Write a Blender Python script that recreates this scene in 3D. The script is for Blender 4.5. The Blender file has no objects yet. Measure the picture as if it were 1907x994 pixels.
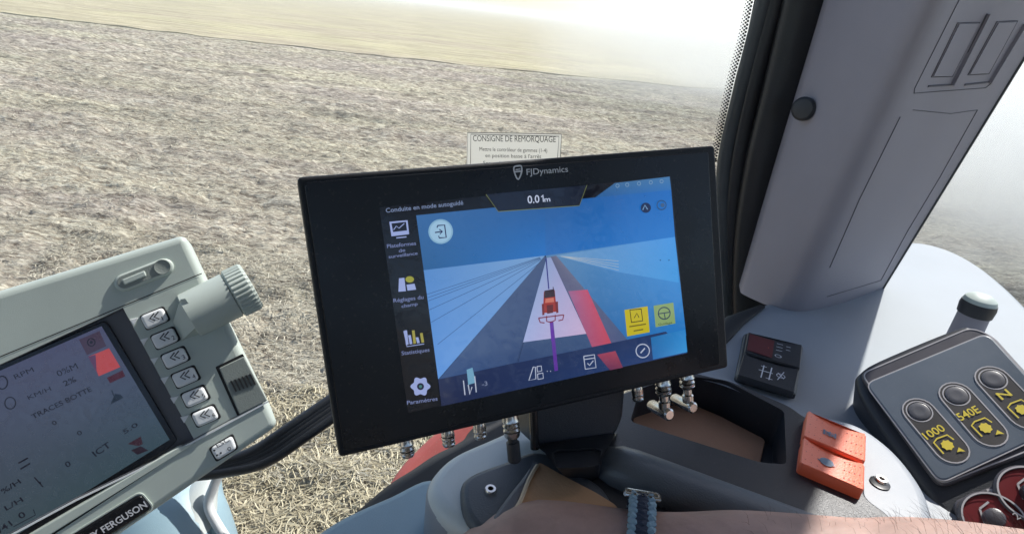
import bpy, math, random
import numpy as np
from mathutils import Vector, Matrix, noise as mnoise
from mathutils.geometry import tessellate_polygon

random.seed(7); rng = np.random.default_rng(7)
C = bpy.context.scene.collection
scn = bpy.context.scene

# ------------------------------------------------------------------ camera
FPX, CX, CY = 1100.0, 953.5, 497.0
ROLL, PITCH = math.radians(6.84), math.radians(23.2)
CAM = Vector((0, 0, 2.6))
fwd = Vector((0, math.cos(PITCH), -math.sin(PITCH)))
_r0 = Vector((1, 0, 0)); _u0 = _r0.cross(fwd)
camR = _r0 * math.cos(ROLL) + _u0 * math.sin(ROLL)
camU = -_r0 * math.sin(ROLL) + _u0 * math.cos(ROLL)
cd = bpy.data.cameras.new('camera'); cam = bpy.data.objects.new('camera', cd); C.objects.link(cam)
cd.sensor_width = 36.0; cd.lens = FPX / 1907 * 36.0; cd.clip_start = 0.01; cd.clip_end = 6000
m = Matrix((camR, camU, -fwd)).transposed().to_4x4(); m.translation = CAM
cam.matrix_world = m
scn.camera = cam

# ------------------------------------------------------------------ light
SUN_AZ, SUN_EL = math.radians(42), math.radians(50)
w = bpy.data.worlds.new('World'); scn.world = w; w.use_nodes = True
nt = w.node_tree; bg = nt.nodes['Background']
sky = nt.nodes.new('ShaderNodeTexSky'); sky.sky_type = 'NISHITA'; sky.sun_disc = False
sky.sun_elevation = SUN_EL; sky.sun_rotation = SUN_AZ; sky.dust_density = 1.2; sky.air_density = 1.0
nt.links.new(sky.outputs[0], bg.inputs[0]); bg.inputs[1].default_value = 0.15
sd = bpy.data.lights.new('sun', 'SUN'); sd.energy = 4.6; sd.angle = math.radians(0.7); sd.color = (1.0, 0.965, 0.91)
so = bpy.data.objects.new('sun', sd); C.objects.link(so)
sdir = Vector((math.sin(SUN_AZ) * math.cos(SUN_EL), math.cos(SUN_AZ) * math.cos(SUN_EL), math.sin(SUN_EL)))
so.rotation_euler = (-sdir).to_track_quat('-Z', 'Y').to_euler(); so.location = (3, 8, 12)
vs = scn.view_settings; vs.view_transform = 'Standard'; vs.look = 'None'; vs.gamma = 1; vs.use_curve_mapping = False
vs.exposure = 0.45
EMI = 0.69          # screens: emission that undoes the exposure
scn.cycles.max_bounces = 8; scn.cycles.transparent_max_bounces = 12; scn.cycles.volume_bounces = 3
scn.cycles.volume_step_rate = 4.0; scn.cycles.use_denoising = True; scn.cycles.caustics_reflective = False

# ------------------------------------------------------------------ helpers
def ray(x, y):
    return (fwd + camR * ((x - CX) / FPX) - camU * ((y - CY) / FPX)).normalized()

def at(x, y, d):
    """point seen at pixel x, y at distance d"""
    return CAM + ray(x, y) * d

class Fr:
    """a plane in the cab: origin, normal, in-plane axes"""
    def __init__(s, o, n, uh=(1, 0, 0)):
        s.o = Vector(o); s.n = Vector(n).normalized(); uh = Vector(uh)
        s.u = (uh - s.n * uh.dot(s.n)).normalized(); s.v = s.n.cross(s.u)
    def at(s, x, y, h=0.0):
        r = ray(x, y); t = (s.o + s.n * h - CAM).dot(s.n) / r.dot(s.n)
        return CAM + r * t
    def loc(s, x, y, h=0.0):
        d = s.at(x, y, h) - s.o
        return Vector((d.dot(s.u), d.dot(s.v)))
    def W(s, u, v, h=0.0):
        return s.o + s.u * u + s.v * v + s.n * h
    def P(s, pts, h=0.0):
        return [s.loc(x, y, h) for x, y in pts]
    def up(s, h):
        return Fr(s.o + s.n * h, s.n, s.u)

def area(p):
    return 0.5 * sum(p[i].x * p[(i + 1) % len(p)].y - p[(i + 1) % len(p)].x * p[i].y for i in range(len(p)))

def rnd(pts, r, seg=5):
    """round the corners of a 2D polygon; r one value or one per corner"""
    out = []; n = len(pts)
    for i in range(n):
        a, b, c = pts[i - 1], pts[i], pts[(i + 1) % n]
        rr = r[i] if isinstance(r, (list, tuple)) else r
        d1, d2 = (a - b), (c - b); l1, l2 = d1.length, d2.length
        rr = min(rr, l1 * .48, l2 * .48)
        if rr < 1e-6: out.append(b.copy()); continue
        p, q = b + d1 / l1 * rr, b + d2 / l2 * rr
        for k in range(seg + 1):
            t = k / seg
            out.append(p * (1 - t) ** 2 + b * 2 * t * (1 - t) + q * t * t)
    return out

def smooth(pts, k=5, closed=True):
    """Catmull-Rom through points (2D or 3D)"""
    n = len(pts); out = []
    rngi = range(n) if closed else range(n - 1)
    for i in rngi:
        if closed: p0, p1, p2, p3 = pts[i - 1], pts[i], pts[(i + 1) % n], pts[(i + 2) % n]
        else: p0, p1, p2, p3 = pts[max(i - 1, 0)], pts[i], pts[i + 1], pts[min(i + 2, n - 1)]
        for j in range(k):
            t = j / k
            out.append(0.5 * ((2 * p1) + (p2 - p0) * t + (2 * p0 - 5 * p1 + 4 * p2 - p3) * t * t + (3 * p1 - p0 - 3 * p2 + p3) * t ** 3))
    if not closed: out.append(pts[-1].copy())
    return out

def inset(p, d):
    n = len(p); out = []
    for i in range(n):
        a, b, c = p[i - 1], p[i], p[(i + 1) % n]
        e1 = (b - a); e2 = (c - b)
        if e1.length < 1e-9 or e2.length < 1e-9: e1 = e2 = c - a
        n1 = Vector((-e1.y, e1.x)).normalized(); n2 = Vector((-e2.y, e2.x)).normalized()
        m_ = (n1 + n2); m_ = m_.normalized() if m_.length > 1e-6 else n1
        k = 1 / max(m_.dot(n1), .5)
        out.append(b + m_ * d * k)
    return out

def circle(c, r, n=24, r2=None):
    return [Vector((c[0] + r * math.cos(2 * math.pi * i / n), c[1] + (r2 or r) * math.sin(2 * math.pi * i / n))) for i in range(n)]

def stadium(a, b, r, n=10):
    d = (b - a).normalized(); ang = math.atan2(d.y, d.x); out = []
    for k in range(n + 1):
        t = ang - math.pi / 2 + math.pi * k / n; out.append(b + Vector((math.cos(t), math.sin(t))) * r)
    for k in range(n + 1):
        t = ang + math.pi / 2 + math.pi * k / n; out.append(a + Vector((math.cos(t), math.sin(t))) * r)
    return out

class MB:
    def __init__(s): s.v = []; s.f = []; s.m = []; s.c = []
    def add(s, vs_, fs, mat=0, col=None):
        b = len(s.v); s.v += [tuple(x) for x in vs_]
        for f in fs: s.f.append(tuple(i + b for i in f)); s.m.append(mat)
        s.c += (col if isinstance(col, list) else [col or (1, 1, 1)] * len(vs_))
    def ngon(s, fr, poly, h=0.0, mat=0, holes=(), col=None):
        rings = [poly] + list(holes)
        vv = [Vector((p.x, p.y, 0)) for r in rings for p in r]
        tr = tessellate_polygon([[Vector((p.x, p.y, 0)) for p in r] for r in rings])
        fs = []
        for t in tr:
            a, b, c = (vv[i] for i in t)
            if (b - a).cross(c - a).z < 0: t = (t[0], t[2], t[1])
            fs.append(tuple(t))
        s.add([fr.W(p.x, p.y, h) for p in vv], fs, mat, col)
    def prism(s, fr, poly, h0, h1, bev=0.0, holes=(), seg=4, mat=0, bottom=False, capmat=None):
        if area(poly) < 0: poly = poly[::-1]
        n = len(poly); rings = [(poly, h0), (poly, h1 - bev)]
        for k in range(1, seg + 1):
            if bev <= 0: break
            a = math.pi / 2 * k / seg
            rings.append((inset(poly, bev * (1 - math.cos(a))), h1 - bev + bev * math.sin(a)))
        if bev <= 0: rings = [(poly, h0), (poly, h1)]
        vs_ = []; fs = []
        for r, h in rings: vs_ += [fr.W(p.x, p.y, h) for p in r]
        for k in range(len(rings) - 1):
            for i in range(n):
                j = (i + 1) % n
                fs.append((k * n + i, k * n + j, (k + 1) * n + j, (k + 1) * n + i))
        s.add(vs_, fs, mat)
        s.ngon(fr, rings[-1][0], rings[-1][1], mat if capmat is None else capmat, holes)
        if bottom: s.ngon(fr, poly, h0, mat)
    def walls(s, fr, poly, h0, h1, mat=0):
        n = len(poly)
        s.add([fr.W(p.x, p.y, h0) for p in poly] + [fr.W(p.x, p.y, h1) for p in poly],
              [(i, (i + 1) % n, n + (i + 1) % n, n + i) for i in range(n)], mat)
    def line(s, fr, pts, wd, h=0.0, mat=0, closed=False, col=None, th=0.0):
        """flat stroke; th > 0 gives it thickness"""
        n = len(pts); L = []; Rr = []
        for i in range(n):
            a = pts[i - 1] if (i > 0 or closed) else pts[i]
            b = pts[(i + 1) % n] if (i < n - 1 or closed) else pts[i]
            d = (b - a); d = d.normalized() if d.length > 1e-9 else Vector((1, 0))
            nn = Vector((-d.y, d.x)); L.append(pts[i] + nn * wd / 2); Rr.append(pts[i] - nn * wd / 2)
        m_ = n if closed else n - 1
        vs_ = [fr.W(p.x, p.y, h + th) for p in L] + [fr.W(p.x, p.y, h + th) for p in Rr]
        fs = [(i, n + i, n + (i + 1) % n, (i + 1) % n) for i in range(m_)]
        s.add(vs_, fs, mat, col)
        if th > 0:
            vs_ = [fr.W(p.x, p.y, h) for p in L] + [fr.W(p.x, p.y, h + th) for p in L]
            s.add(vs_, [(i, n + i, n + (i + 1) % n, (i + 1) % n) for i in range(m_)], mat, col)
            vs_ = [fr.W(p.x, p.y, h) for p in Rr] + [fr.W(p.x, p.y, h + th) for p in Rr]
            s.add(vs_, [(i, (i + 1) % n, n + (i + 1) % n, n + i) for i in range(m_)], mat, col)
    def tube(s, pts, r, seg=12, mat=0, cap=True, flat=1.0, up=None):
        pts = [Vector(p) for p in pts]; n = len(pts); rs = r if isinstance(r, (list, tuple)) else [r] * n
        vs_ = []; fs = []; prev = None
        for i in range(n):
            t = (pts[min(i + 1, n - 1)] - pts[max(i - 1, 0)]).normalized()
            if prev is None:
                a = Vector(up) if up else (Vector((0, 0, 1)) if abs(t.z) < .9 else Vector((1, 0, 0)))
            else: a = prev
            a = (a - t * a.dot(t)).normalized(); prev = a; b = t.cross(a)
            for k in range(seg):
                th = 2 * math.pi * k / seg
                vs_.append(pts[i] + a * (math.cos(th) * rs[i] * flat) + b * (math.sin(th) * rs[i]))
        for i in range(n - 1):
            for k in range(seg):
                j = (k + 1) % seg
                fs.append((i * seg + k, i * seg + j, (i + 1) * seg + j, (i + 1) * seg + k))
        if cap: fs += [tuple(range(seg))[::-1], tuple(range((n - 1) * seg, n * seg))]
        s.add(vs_, fs, mat)
    def lathe(s, o, ax, prof, seg=28, mat=0, ribs=0, ribd=0.0):
        """prof: list of (distance along axis, radius)"""
        o = Vector(o); ax = Vector(ax).normalized()
        a = Vector((0, 0, 1)) if abs(ax.z) < .9 else Vector((1, 0, 0)); a = (a - ax * a.dot(ax)).normalized(); b = ax.cross(a)
        vs_ = []; fs = []
        for q in prof:
            t, r = q[0], q[1]; rb = len(q) > 2 and q[2]
            for k in range(seg):
                th = 2 * math.pi * k / seg
                rr = r - (ribd if (rb and k % 4 in (0, 1)) else 0)
                vs_.append(o + ax * t + a * (math.cos(th) * rr) + b * (math.sin(th) * rr))
        for i in range(len(prof) - 1):
            for k in range(seg):
                j = (k + 1) % seg
                fs.append((i * seg + k, i * seg + j, (i + 1) * seg + j, (i + 1) * seg + k))
        fs += [tuple(range(seg))[::-1], tuple(range((len(prof) - 1) * seg, len(prof) * seg))]
        s.add(vs_, fs, mat)
    def loft(s, rings, mat=0, closed=False):
        n = len(rings[0]); vs_ = [p for r in rings for p in r]; fs = []
        for i in range(len(rings) - 1):
            for k in range(n if closed else n - 1):
                j = (k + 1) % n
                fs.append((i * n + k, i * n + j, (i + 1) * n + j, (i + 1) * n + k))
        s.add(vs_, fs, mat)
    def text(s, fr, txt, a, b, hpx, h=0.0, mat=0, col=None, bold=0.0):
        """flat lettering from pixel a to pixel b on the baseline, cap height hpx pixels"""
        cu = bpy.data.curves.new('lettering', 'FONT'); cu.body = txt; cu.resolution_u = 3; cu.offset = 0.0 if 'M' in txt and 'FERG' not in txt else bold
        ob = bpy.data.objects.new('lettering', cu); C.objects.link(ob)
        dg = bpy.context.evaluated_depsgraph_get(); me = bpy.data.meshes.new_from_object(ob.evaluated_get(dg))
        co = [v.co.copy() for v in me.vertices]; fs = [tuple(p.vertices) for p in me.polygons]
        bpy.data.objects.remove(ob); bpy.data.meshes.remove(me); bpy.data.curves.remove(cu)
        if not co: return
        x0 = min(c.x for c in co); x1 = max(c.x for c in co)
        A = fr.loc(*a, h); B = fr.loc(*b, h); X = (B - A); L = X.length; X.normalize(); Y = Vector((-X.y, X.x))
        mid = ((a[0] + b[0]) / 2, (a[1] + b[1]) / 2)
        dn = math.hypot(b[0] - a[0], b[1] - a[1]); pn = ((b[1] - a[1]) / dn, -(b[0] - a[0]) / dn)
        hh = (fr.loc(mid[0] + pn[0] * hpx, mid[1] + pn[1] * hpx, h) - fr.loc(*mid, h)).length
        sx = L / (x1 - x0); sy = hh / 0.69
        vv = [A + X * ((c.x - x0) * sx) + Y * (c.y * sy) for c in co]
        if fs:
            f = fs[0]; p = [vv[i] for i in f[:3]]
        s.add([fr.W(q.x, q.y, h) for q in vv], fs, mat, col)
    def build(s, name, mats, parent=None, smooth_=True, ang=35):
        me = bpy.data.meshes.new(name); o = bpy.data.objects.new(name, me)
        if parent is not None: off = Vector(parent.location) if parent.parent is None else Vector(parent.location) + Vector(parent.parent.location); 
        else:
            A = np.array(s.v); off = Vector(((A[:, 0].min() + A[:, 0].max()) / 2, (A[:, 1].min() + A[:, 1].max()) / 2, A[:, 2].min()))
        me.from_pydata([(x - off.x, y - off.y, z - off.z) for x, y, z in s.v], [], s.f)
        mats = mats if isinstance(mats, (list, tuple)) else [mats]
        for mm in mats: me.materials.append(mm)
        me.polygons.foreach_set('material_index', s.m)
        if any(c != (1, 1, 1) for c in s.c):
            ca = me.color_attributes.new('Col', 'FLOAT_COLOR', 'POINT')
            ca.data.foreach_set('color', [q for c in s.c for q in (c[0], c[1], c[2], 1.0)])
        if smooth_:
            me.polygons.foreach_set('use_smooth', [True] * len(s.f)); me.set_sharp_from_angle(angle=math.radians(ang))
        me.update(); C.objects.link(o)
        if parent is not None: o.parent = parent
        else: o.location = off
        return o

def thing(name, label, cat, loc, group=None):
    o = bpy.data.objects.new(name, None); C.objects.link(o); o.empty_display_size = .05
    o.location = loc; o['label'] = label; o['category'] = cat
    if group: o['group'] = group
    return o
def tag(o, label, cat=None, kind=None, group=None):
    if label: o['label'] = label
    if cat: o['category'] = cat
    if kind: o['kind'] = kind
    if group: o['group'] = group
    return o

def lin(r, g, b):
    f = lambda c: (c / 255 / 12.92) if c / 255 < .04045 else ((c / 255 + .055) / 1.055) ** 2.4
    return (f(r), f(g), f(b))

# ------------------------------------------------------------------ materials
def mat(name, col, rough=.5, metal=0.0, grain=0.0, gscale=900, vary=0.0, vscale=14, coat=0.0, spec=None, sss=0.0, dust=0.0, rvary=0.06):
    m_ = bpy.data.materials.new(name); m_.use_nodes = True; t = m_.node_tree; b = t.nodes['Principled BSDF']
    b.inputs['Base Color'].default_value = (*col, 1); b.inputs['Roughness'].default_value = rough; b.inputs['Metallic'].default_value = metal
    if coat: b.inputs['Coat Weight'].default_value = coat; b.inputs['Coat Roughness'].default_value = .15
    if spec is not None: b.inputs['Specular IOR Level'].default_value = spec
    if sss:
        b.inputs['Subsurface Weight'].default_value = sss; b.inputs['Subsurface Radius'].default_value = (.012, .005, .003); b.inputs['Subsurface Scale'].default_value = 1.0
    tc = t.nodes.new('ShaderNodeTexCoord')
    if grain:
        nz = t.nodes.new('ShaderNodeTexNoise'); nz.inputs['Scale'].default_value = gscale; nz.inputs['Detail'].default_value = 2
        bp = t.nodes.new('ShaderNodeBump'); bp.inputs['Strength'].default_value = grain; bp.inputs['Distance'].default_value = .0006
        t.links.new(tc.outputs['Object'], nz.inputs['Vector']); t.links.new(nz.outputs[0], bp.inputs['Height']); t.links.new(bp.outputs[0], b.inputs['Normal'])
    # uneven gloss and slight tint changes: handled plastic is never uniform
    nv = t.nodes.new('ShaderNodeTexNoise'); nv.inputs['Scale'].default_value = vscale; nv.inputs['Detail'].default_value = 5; nv.inputs['Roughness'].default_value = .6
    t.links.new(tc.outputs['Object'], nv.inputs['Vector'])
    mr = t.nodes.new('ShaderNodeMapRange'); mr.inputs[1].default_value = .3; mr.inputs[2].default_value = .7
    mr.inputs[3].default_value = max(rough - rvary, .02); mr.inputs[4].default_value = min(rough + rvary, 1)
    t.links.new(nv.outputs[0], mr.inputs[0]); t.links.new(mr.outputs[0], b.inputs['Roughness'])
    if vary:
        mx = t.nodes.new('ShaderNodeMix'); mx.data_type = 'RGBA'
        mx.inputs[6].default_value = (*[c * (1 - vary) for c in col], 1); mx.inputs[7].default_value = (*[min(c * (1 + vary), 1) for c in col], 1)
        mr2 = t.nodes.new('ShaderNodeMapRange'); mr2.inputs[1].default_value = .35; mr2.inputs[2].default_value = .65
        t.links.new(nv.outputs[0], mr2.inputs[0]); t.links.new(mr2.outputs[0], mx.inputs[0])
        last = mx.outputs[2]
        if dust:
            nd = t.nodes.new('ShaderNodeTexNoise'); nd.inputs['Scale'].default_value = 420; nd.inputs['Detail'].default_value = 3
            t.links.new(tc.outputs['Object'], nd.inputs['Vector'])
            md = t.nodes.new('ShaderNodeMapRange'); md.inputs[1].default_value = .62; md.inputs[2].default_value = .75; md.inputs[4].default_value = dust
            t.links.new(nd.outputs[0], md.inputs[0])
            mx2 = t.nodes.new('ShaderNodeMix'); mx2.data_type = 'RGBA'; mx2.inputs[7].default_value = (.42, .38, .31, 1)
            t.links.new(md.outputs[0], mx2.inputs[0]); t.links.new(last, mx2.inputs[6]); last = mx2.outputs[2]
        t.links.new(last, b.inputs['Base Color'])
    return m_

def screen_mat(name, strength, rough=.06, base=(.01, .01, .012), spec=.5):
    m_ = bpy.data.materials.new(name); m_.use_nodes = True; t = m_.node_tree; b = t.nodes['Principled BSDF']
    b.inputs['Base Color'].default_value = (*base, 1); b.inputs['Roughness'].default_value = rough; b.inputs['Specular IOR Level'].default_value = spec
    nz = t.nodes.new('ShaderNodeTexNoise'); nz.inputs['Scale'].default_value = 16; nz.inputs['Detail'].default_value = 6; nz.inputs['Distortion'].default_value = 1.5
    mr = t.nodes.new('ShaderNodeMapRange'); mr.inputs[1].default_value = .4; mr.inputs[2].default_value = .7; mr.inputs[3].default_value = rough; mr.inputs[4].default_value = rough + .25
    t.links.new(nz.outputs[0], mr.inputs[0]); t.links.new(mr.outputs[0], b.inputs['Roughness'])
    a = t.nodes.new('ShaderNodeVertexColor'); a.layer_name = 'Col'
    t.links.new(a.outputs[0], b.inputs['Emission Color']); b.inputs['Emission Strength'].default_value = strength
    return m_

M = {}
M['beige'] = mat('pale_green_grey_plastic', (.46, .52, .475), .5, grain=.14, gscale=1800, vary=.05, dust=.10)
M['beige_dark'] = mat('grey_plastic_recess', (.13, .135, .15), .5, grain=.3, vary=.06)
M['beige_flap'] = mat('grey_green_flap', (.24, .27, .25), .55, grain=.3, vary=.05)
M['key'] = mat('pale_key_plastic', (.74, .77, .78), .4, vary=.03)
M['ink'] = mat('dark_print', (.03, .035, .045), .5)
M['white_ink'] = mat('pale_print', (.62, .63, .66), .5)
M['gap'] = mat('dark_gap', (.012, .013, .015), .7)
M['monitor'] = mat('black_powder_coat', (.008, .010, .014), .5, spec=.28, dust=.05, grain=.4, gscale=2200, vary=.15)
M['blackgloss'] = mat('black_gloss', (.008, .008, .01), .18)
M['black'] = mat('black_plastic', (.018, .021, .027), .42, grain=.4, gscale=1300, vary=.12, dust=.05)
M['rubber'] = mat('black_rubber', (.014, .015, .017), .42, grain=.2, vary=.2, dust=.04)
M['rubber2'] = mat('grey_rubber', (.05, .057, .06), .4, vary=.15, dust=.05)
M['silver'] = mat('nickel_metal', (.58, .56, .53), .24, metal=1.0, vary=.1, vscale=300)
M['pillar'] = mat('lilac_grey_trim', (.285, .272, .31), .55, grain=.5, gscale=1600, vary=.03)
M['pillar_blue'] = mat('blue_grey_trim', (.12, .19, .25), .5, grain=.5, gscale=1600, vary=.03)
M['console'] = mat('blue_grey_console', (.275, .30, .33), .5, grain=.3, gscale=1500, vary=.05, dust=.10)
M['pod'] = mat('pale_grey_pod', (.56, .61, .595), .4, grain=.3, gscale=1500, vary=.05, dust=.12)
M['body'] = mat('blue_teal_body', (.25, .37, .43), .42, grain=.3, gscale=1500, vary=.05, dust=.08)
M['darkinset'] = mat('charcoal_plastic', (.075, .085, .095), .42, grain=.5, vary=.1, dust=.06)
M['tan'] = mat('tan_lining', (.50, .30, .165), .7, grain=.6, gscale=500, vary=.12)
M['tray'] = mat('brown_tray_mat', (.30, .165, .10), .65, grain=.6, gscale=600, vary=.14)
M['bar'] = mat('slate_bar', (.11, .13, .15), .4, grain=.25, vary=.08, dust=.04)
M['cream'] = mat('cream_edge', (.66, .54, .38), .6, vary=.06)
M['red'] = mat('orange_red_plastic', (.80, .155, .07), .4, grain=.3, vary=.03)
M['reddark'] = mat('dark_red_plastic', (.10, .012, .016), .35, vary=.1)
M['fender'] = mat('dusty_red_paint', (.52, .12, .10), .55, vary=.12, dust=.5)
M['panel'] = mat('slate_panel_face', (.105, .13, .16), .36, grain=.12, gscale=2600, vary=.06, dust=.08)
M['panelrim'] = mat('dark_grey_rim', (.075, .07, .078), .35, grain=.3, vary=.1)
M['button'] = mat('grey_button', (.10, .10, .11), .4, vary=.05)
M['oval'] = mat('brown_grey_oval', (.055, .05, .047), .4, vary=.05)
M['ring'] = mat('pale_ring_print', (.45, .43, .43), .45)
M['yellow'] = mat('yellow_print', (.72, .56, .045), .5, vary=.04)
M['dialred'] = mat('red_dial', (.15, .016, .02), .3, vary=.1)
M['skin'] = mat('skin', (.42, .28, .235), .55, grain=.5, gscale=260, vary=.14, vscale=40, sss=.12)
M['hair'] = mat('brown_arm_hair', (.045, .025, .015), .5)
M['cord_dark'] = mat('navy_cord', (.02, .03, .055), .7, grain=.6, gscale=900)
M['cord_light'] = mat('pale_blue_cord', (.20, .31, .38), .7, grain=.6, gscale=900)
M['paper'] = mat('sticker_paper', (.55, .53, .48), .6, vary=.05)
def paper_mat():
    m_ = bpy.data.materials.new('sticker_film'); m_.use_nodes = True; t = m_.node_tree; t.nodes.clear()
    o = t.nodes.new('ShaderNodeOutputMaterial'); d = t.nodes.new('ShaderNodeBsdfDiffuse'); d.inputs[0].default_value = (.62, .60, .56, 1)
    l = t.nodes.new('ShaderNodeBsdfTranslucent'); l.inputs[0].default_value = (.66, .64, .58, 1); x = t.nodes.new('ShaderNodeMixShader'); x.inputs[0].default_value = .6
    t.links.new(d.outputs[0], x.inputs[1]); t.links.new(l.outputs[0], x.inputs[2]); t.links.new(x.outputs[0], o.inputs[0]); return m_
M['paper'] = paper_mat()
M['roof'] = mat('unseen_cab_lining', (.22, .22, .22), .8, vary=.05)
M['scr'] = screen_mat('lit_display', EMI)
M['scr2'] = screen_mat('lit_lcd', EMI * .70, rough=.12)

def glass_mat():
    m_ = bpy.data.materials.new('cab_glass'); m_.use_nodes = True; t = m_.node_tree; t.nodes.clear()
    o = t.nodes.new('ShaderNodeOutputMaterial'); tr = t.nodes.new('ShaderNodeBsdfTransparent'); tr.inputs[0].default_value = (.93, .955, .945, 1)
    gl = t.nodes.new('ShaderNodeBsdfGlossy'); gl.inputs['Roughness'].default_value = .01
    fr = t.nodes.new('ShaderNodeFresnel'); fr.inputs[0].default_value = 1.45
    df = t.nodes.new('ShaderNodeBsdfDiffuse'); df.inputs[0].default_value = (.8, .76, .68, 1)
    mx = t.nodes.new('ShaderNodeMixShader'); mx2 = t.nodes.new('ShaderNodeMixShader')
    nz = t.nodes.new('ShaderNodeTexNoise'); nz.inputs['Scale'].default_value = 9; nz.inputs['Detail'].default_value = 6
    mr = t.nodes.new('ShaderNodeMapRange'); mr.inputs[1].default_value = .4; mr.inputs[2].default_value = .75; mr.inputs[3].default_value = .012; mr.inputs[4].default_value = .05
    t.links.new(nz.outputs[0], mr.inputs[0]); t.links.new(mr.outputs[0], mx2.inputs[0])
    t.links.new(fr.outputs[0], mx.inputs[0]); t.links.new(tr.outputs[0], mx.inputs[1]); t.links.new(gl.outputs[0], mx.inputs[2])
    t.links.new(mx.outputs[0], mx2.inputs[1]); t.links.new(df.outputs[0], mx2.inputs[2]); t.links.new(mx2.outputs[0], o.inputs[0])
    return m_
M['glass'] = glass_mat()

# ------------------------------------------------------------------ ground
def vnoise(x, y, seed):
    xi = np.floor(x).astype(np.int64); yi = np.floor(y).astype(np.int64); xf = x - xi; yf = y - yi
    def h(a, b):
        n = (a * 374761393 + b * 668265263 + seed * 1442695041) & 0xffffffff
        n = ((n ^ (n >> 13)) * 1274126177) & 0xffffffff
        return ((n ^ (n >> 16)) & 0xffff) / 65535.0
    sx = xf * xf * (3 - 2 * xf); sy = yf * yf * (3 - 2 * yf)
    return (h(xi, yi) * (1 - sx) + h(xi + 1, yi) * sx) * (1 - sy) + (h(xi, yi + 1) * (1 - sx) + h(xi + 1, yi + 1) * sx) * sy

# tilled strip ends along this line (world ground), the stubble lies beyond
def edge_y(x): return 30.6 + 0.20 * x + .004 * x * x
def tilled_h(x, y):
    s = np.clip((edge_y(x) - y) / 1.2, 0, 1)
    h = .09 * (vnoise(x * .35 + 3, y * 2.4, 8) - .5) * (y > 3.5) + .10 * (vnoise(x * 1.1, y * 1.6, 1) - .5) + .085 * (vnoise(x * 3.3, y * 5.2, 2) - .5) + .075 * np.abs(vnoise(x * 8, y * 13, 3) - .5) + .035 * vnoise(x * 21, y * 27, 4) + .02 * vnoise(x * 47, y * 55, 5)
    return h * (0.25 + .75 * s) - .02

def ground_material(name, c1, c2, c3, sx, sy, bump=.6, dist=.03):
    m_ = bpy.data.materials.new(name); m_.use_nodes = True; t = m_.node_tree; b = t.nodes['Principled BSDF']; b.inputs['Roughness'].default_value = .95
    b.inputs['Specular IOR Level'].default_value = .15
    tc = t.nodes.new('ShaderNodeNewGeometry'); mp = t.nodes.new('ShaderNodeMapping'); mp.inputs['Scale'].default_value = (sx, sy, 1)
    t.links.new(tc.outputs['Position'], mp.inputs['Vector'])
    def nz(s, d=6, r=.65):
        n = t.nodes.new('ShaderNodeTexNoise'); n.inputs['Scale'].default_value = s; n.inputs['Detail'].default_value = d; n.inputs['Roughness'].default_value = r
        t.links.new(mp.outputs[0], n.inputs['Vector']); return n
    n1, n2, n3 = nz(9), nz(1.3, 4), nz(.16, 3)
    mpb = t.nodes.new('ShaderNodeMapping'); mpb.inputs['Scale'].default_value = (.10, 1.15, 1); mpb.inputs['Rotation'].default_value = (0, 0, -.12)
    t.links.new(tc.outputs['Position'], mpb.inputs['Vector']); nb = t.nodes.new('ShaderNodeTexNoise'); nb.inputs['Scale'].default_value = 1.6; nb.inputs['Detail'].default_value = 5; nb.inputs['Roughness'].default_value = .6
    t.links.new(mpb.outputs[0], nb.inputs['Vector'])
    crb = t.nodes.new('ShaderNodeValToRGB'); eb = crb.color_ramp.elements; eb[0].position = .36; eb[0].color = (.74, .72, .70, 1); eb[1].position = .6; eb[1].color = (1.12, 1.10, 1.05, 1)
    t.links.new(nb.outputs[0], crb.inputs[0])
    cr = t.nodes.new('ShaderNodeValToRGB'); e = cr.color_ramp.elements
    e[0].position = .36; e[0].color = (*c1, 1); e[1].position = .62; e[1].color = (*c3, 1); k = e.new(.48); k.color = (*c2, 1)
    t.links.new(n1.outputs[0], cr.inputs[0])
    mx = t.nodes.new('ShaderNodeMix'); mx.data_type = 'RGBA'; mx.blend_type = 'MULTIPLY'; mx.inputs[0].default_value = 1
    mr = t.nodes.new('ShaderNodeMapRange'); mr.inputs[1].default_value = .3; mr.inputs[2].default_value = .7; mr.inputs[3].default_value = .78; mr.inputs[4].default_value = 1.16
    t.links.new(n2.outputs[0], mr.inputs[0]); t.links.new(cr.outputs[0], mx.inputs[6]); t.links.new(mr.outputs[0], mx.inputs[7])
    mx3 = t.nodes.new('ShaderNodeMix'); mx3.data_type = 'RGBA'; mx3.blend_type = 'MULTIPLY'; mx3.inputs[0].default_value = 1
    cr3 = t.nodes.new('ShaderNodeValToRGB'); e = cr3.color_ramp.elements; e[0].position = .38; e[0].color = (.96, .93, .92, 1); e[1].position = .62; e[1].color = (1.04, 1.05, .93, 1)
    t.links.new(n3.outputs[0], cr3.inputs[0]); t.links.new(mx.outputs[2], mx3.inputs[6]); t.links.new(cr3.outputs[0], mx3.inputs[7])
    mx4 = t.nodes.new('ShaderNodeMix'); mx4.data_type = 'RGBA'; mx4.blend_type = 'MULTIPLY'; mx4.inputs[0].default_value = 1
    t.links.new(mx3.outputs[2], mx4.inputs[6]); t.links.new(crb.outputs[0], mx4.inputs[7]); t.links.new(mx4.outputs[2], b.inputs['Base Color'])
    bp = t.nodes.new('ShaderNodeBump'); bp.inputs['Strength'].default_value = bump; bp.inputs['Distance'].default_value = dist
    t.links.new(n1.outputs[0], bp.inputs['Height']); t.links.new(bp.outputs[0], b.inputs['Normal'])
    return m_
M['soil'] = ground_material('dry_tilled_soil', (.145, .118, .098), (.33, .295, .25), (.58, .545, .475), .5, 2.2, .9, .05)
M['stubble'] = ground_material('pale_stubble', (.34, .295, .20), (.42, .375, .27), (.50, .455, .34), .22, 1.2, .5, .05)

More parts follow.
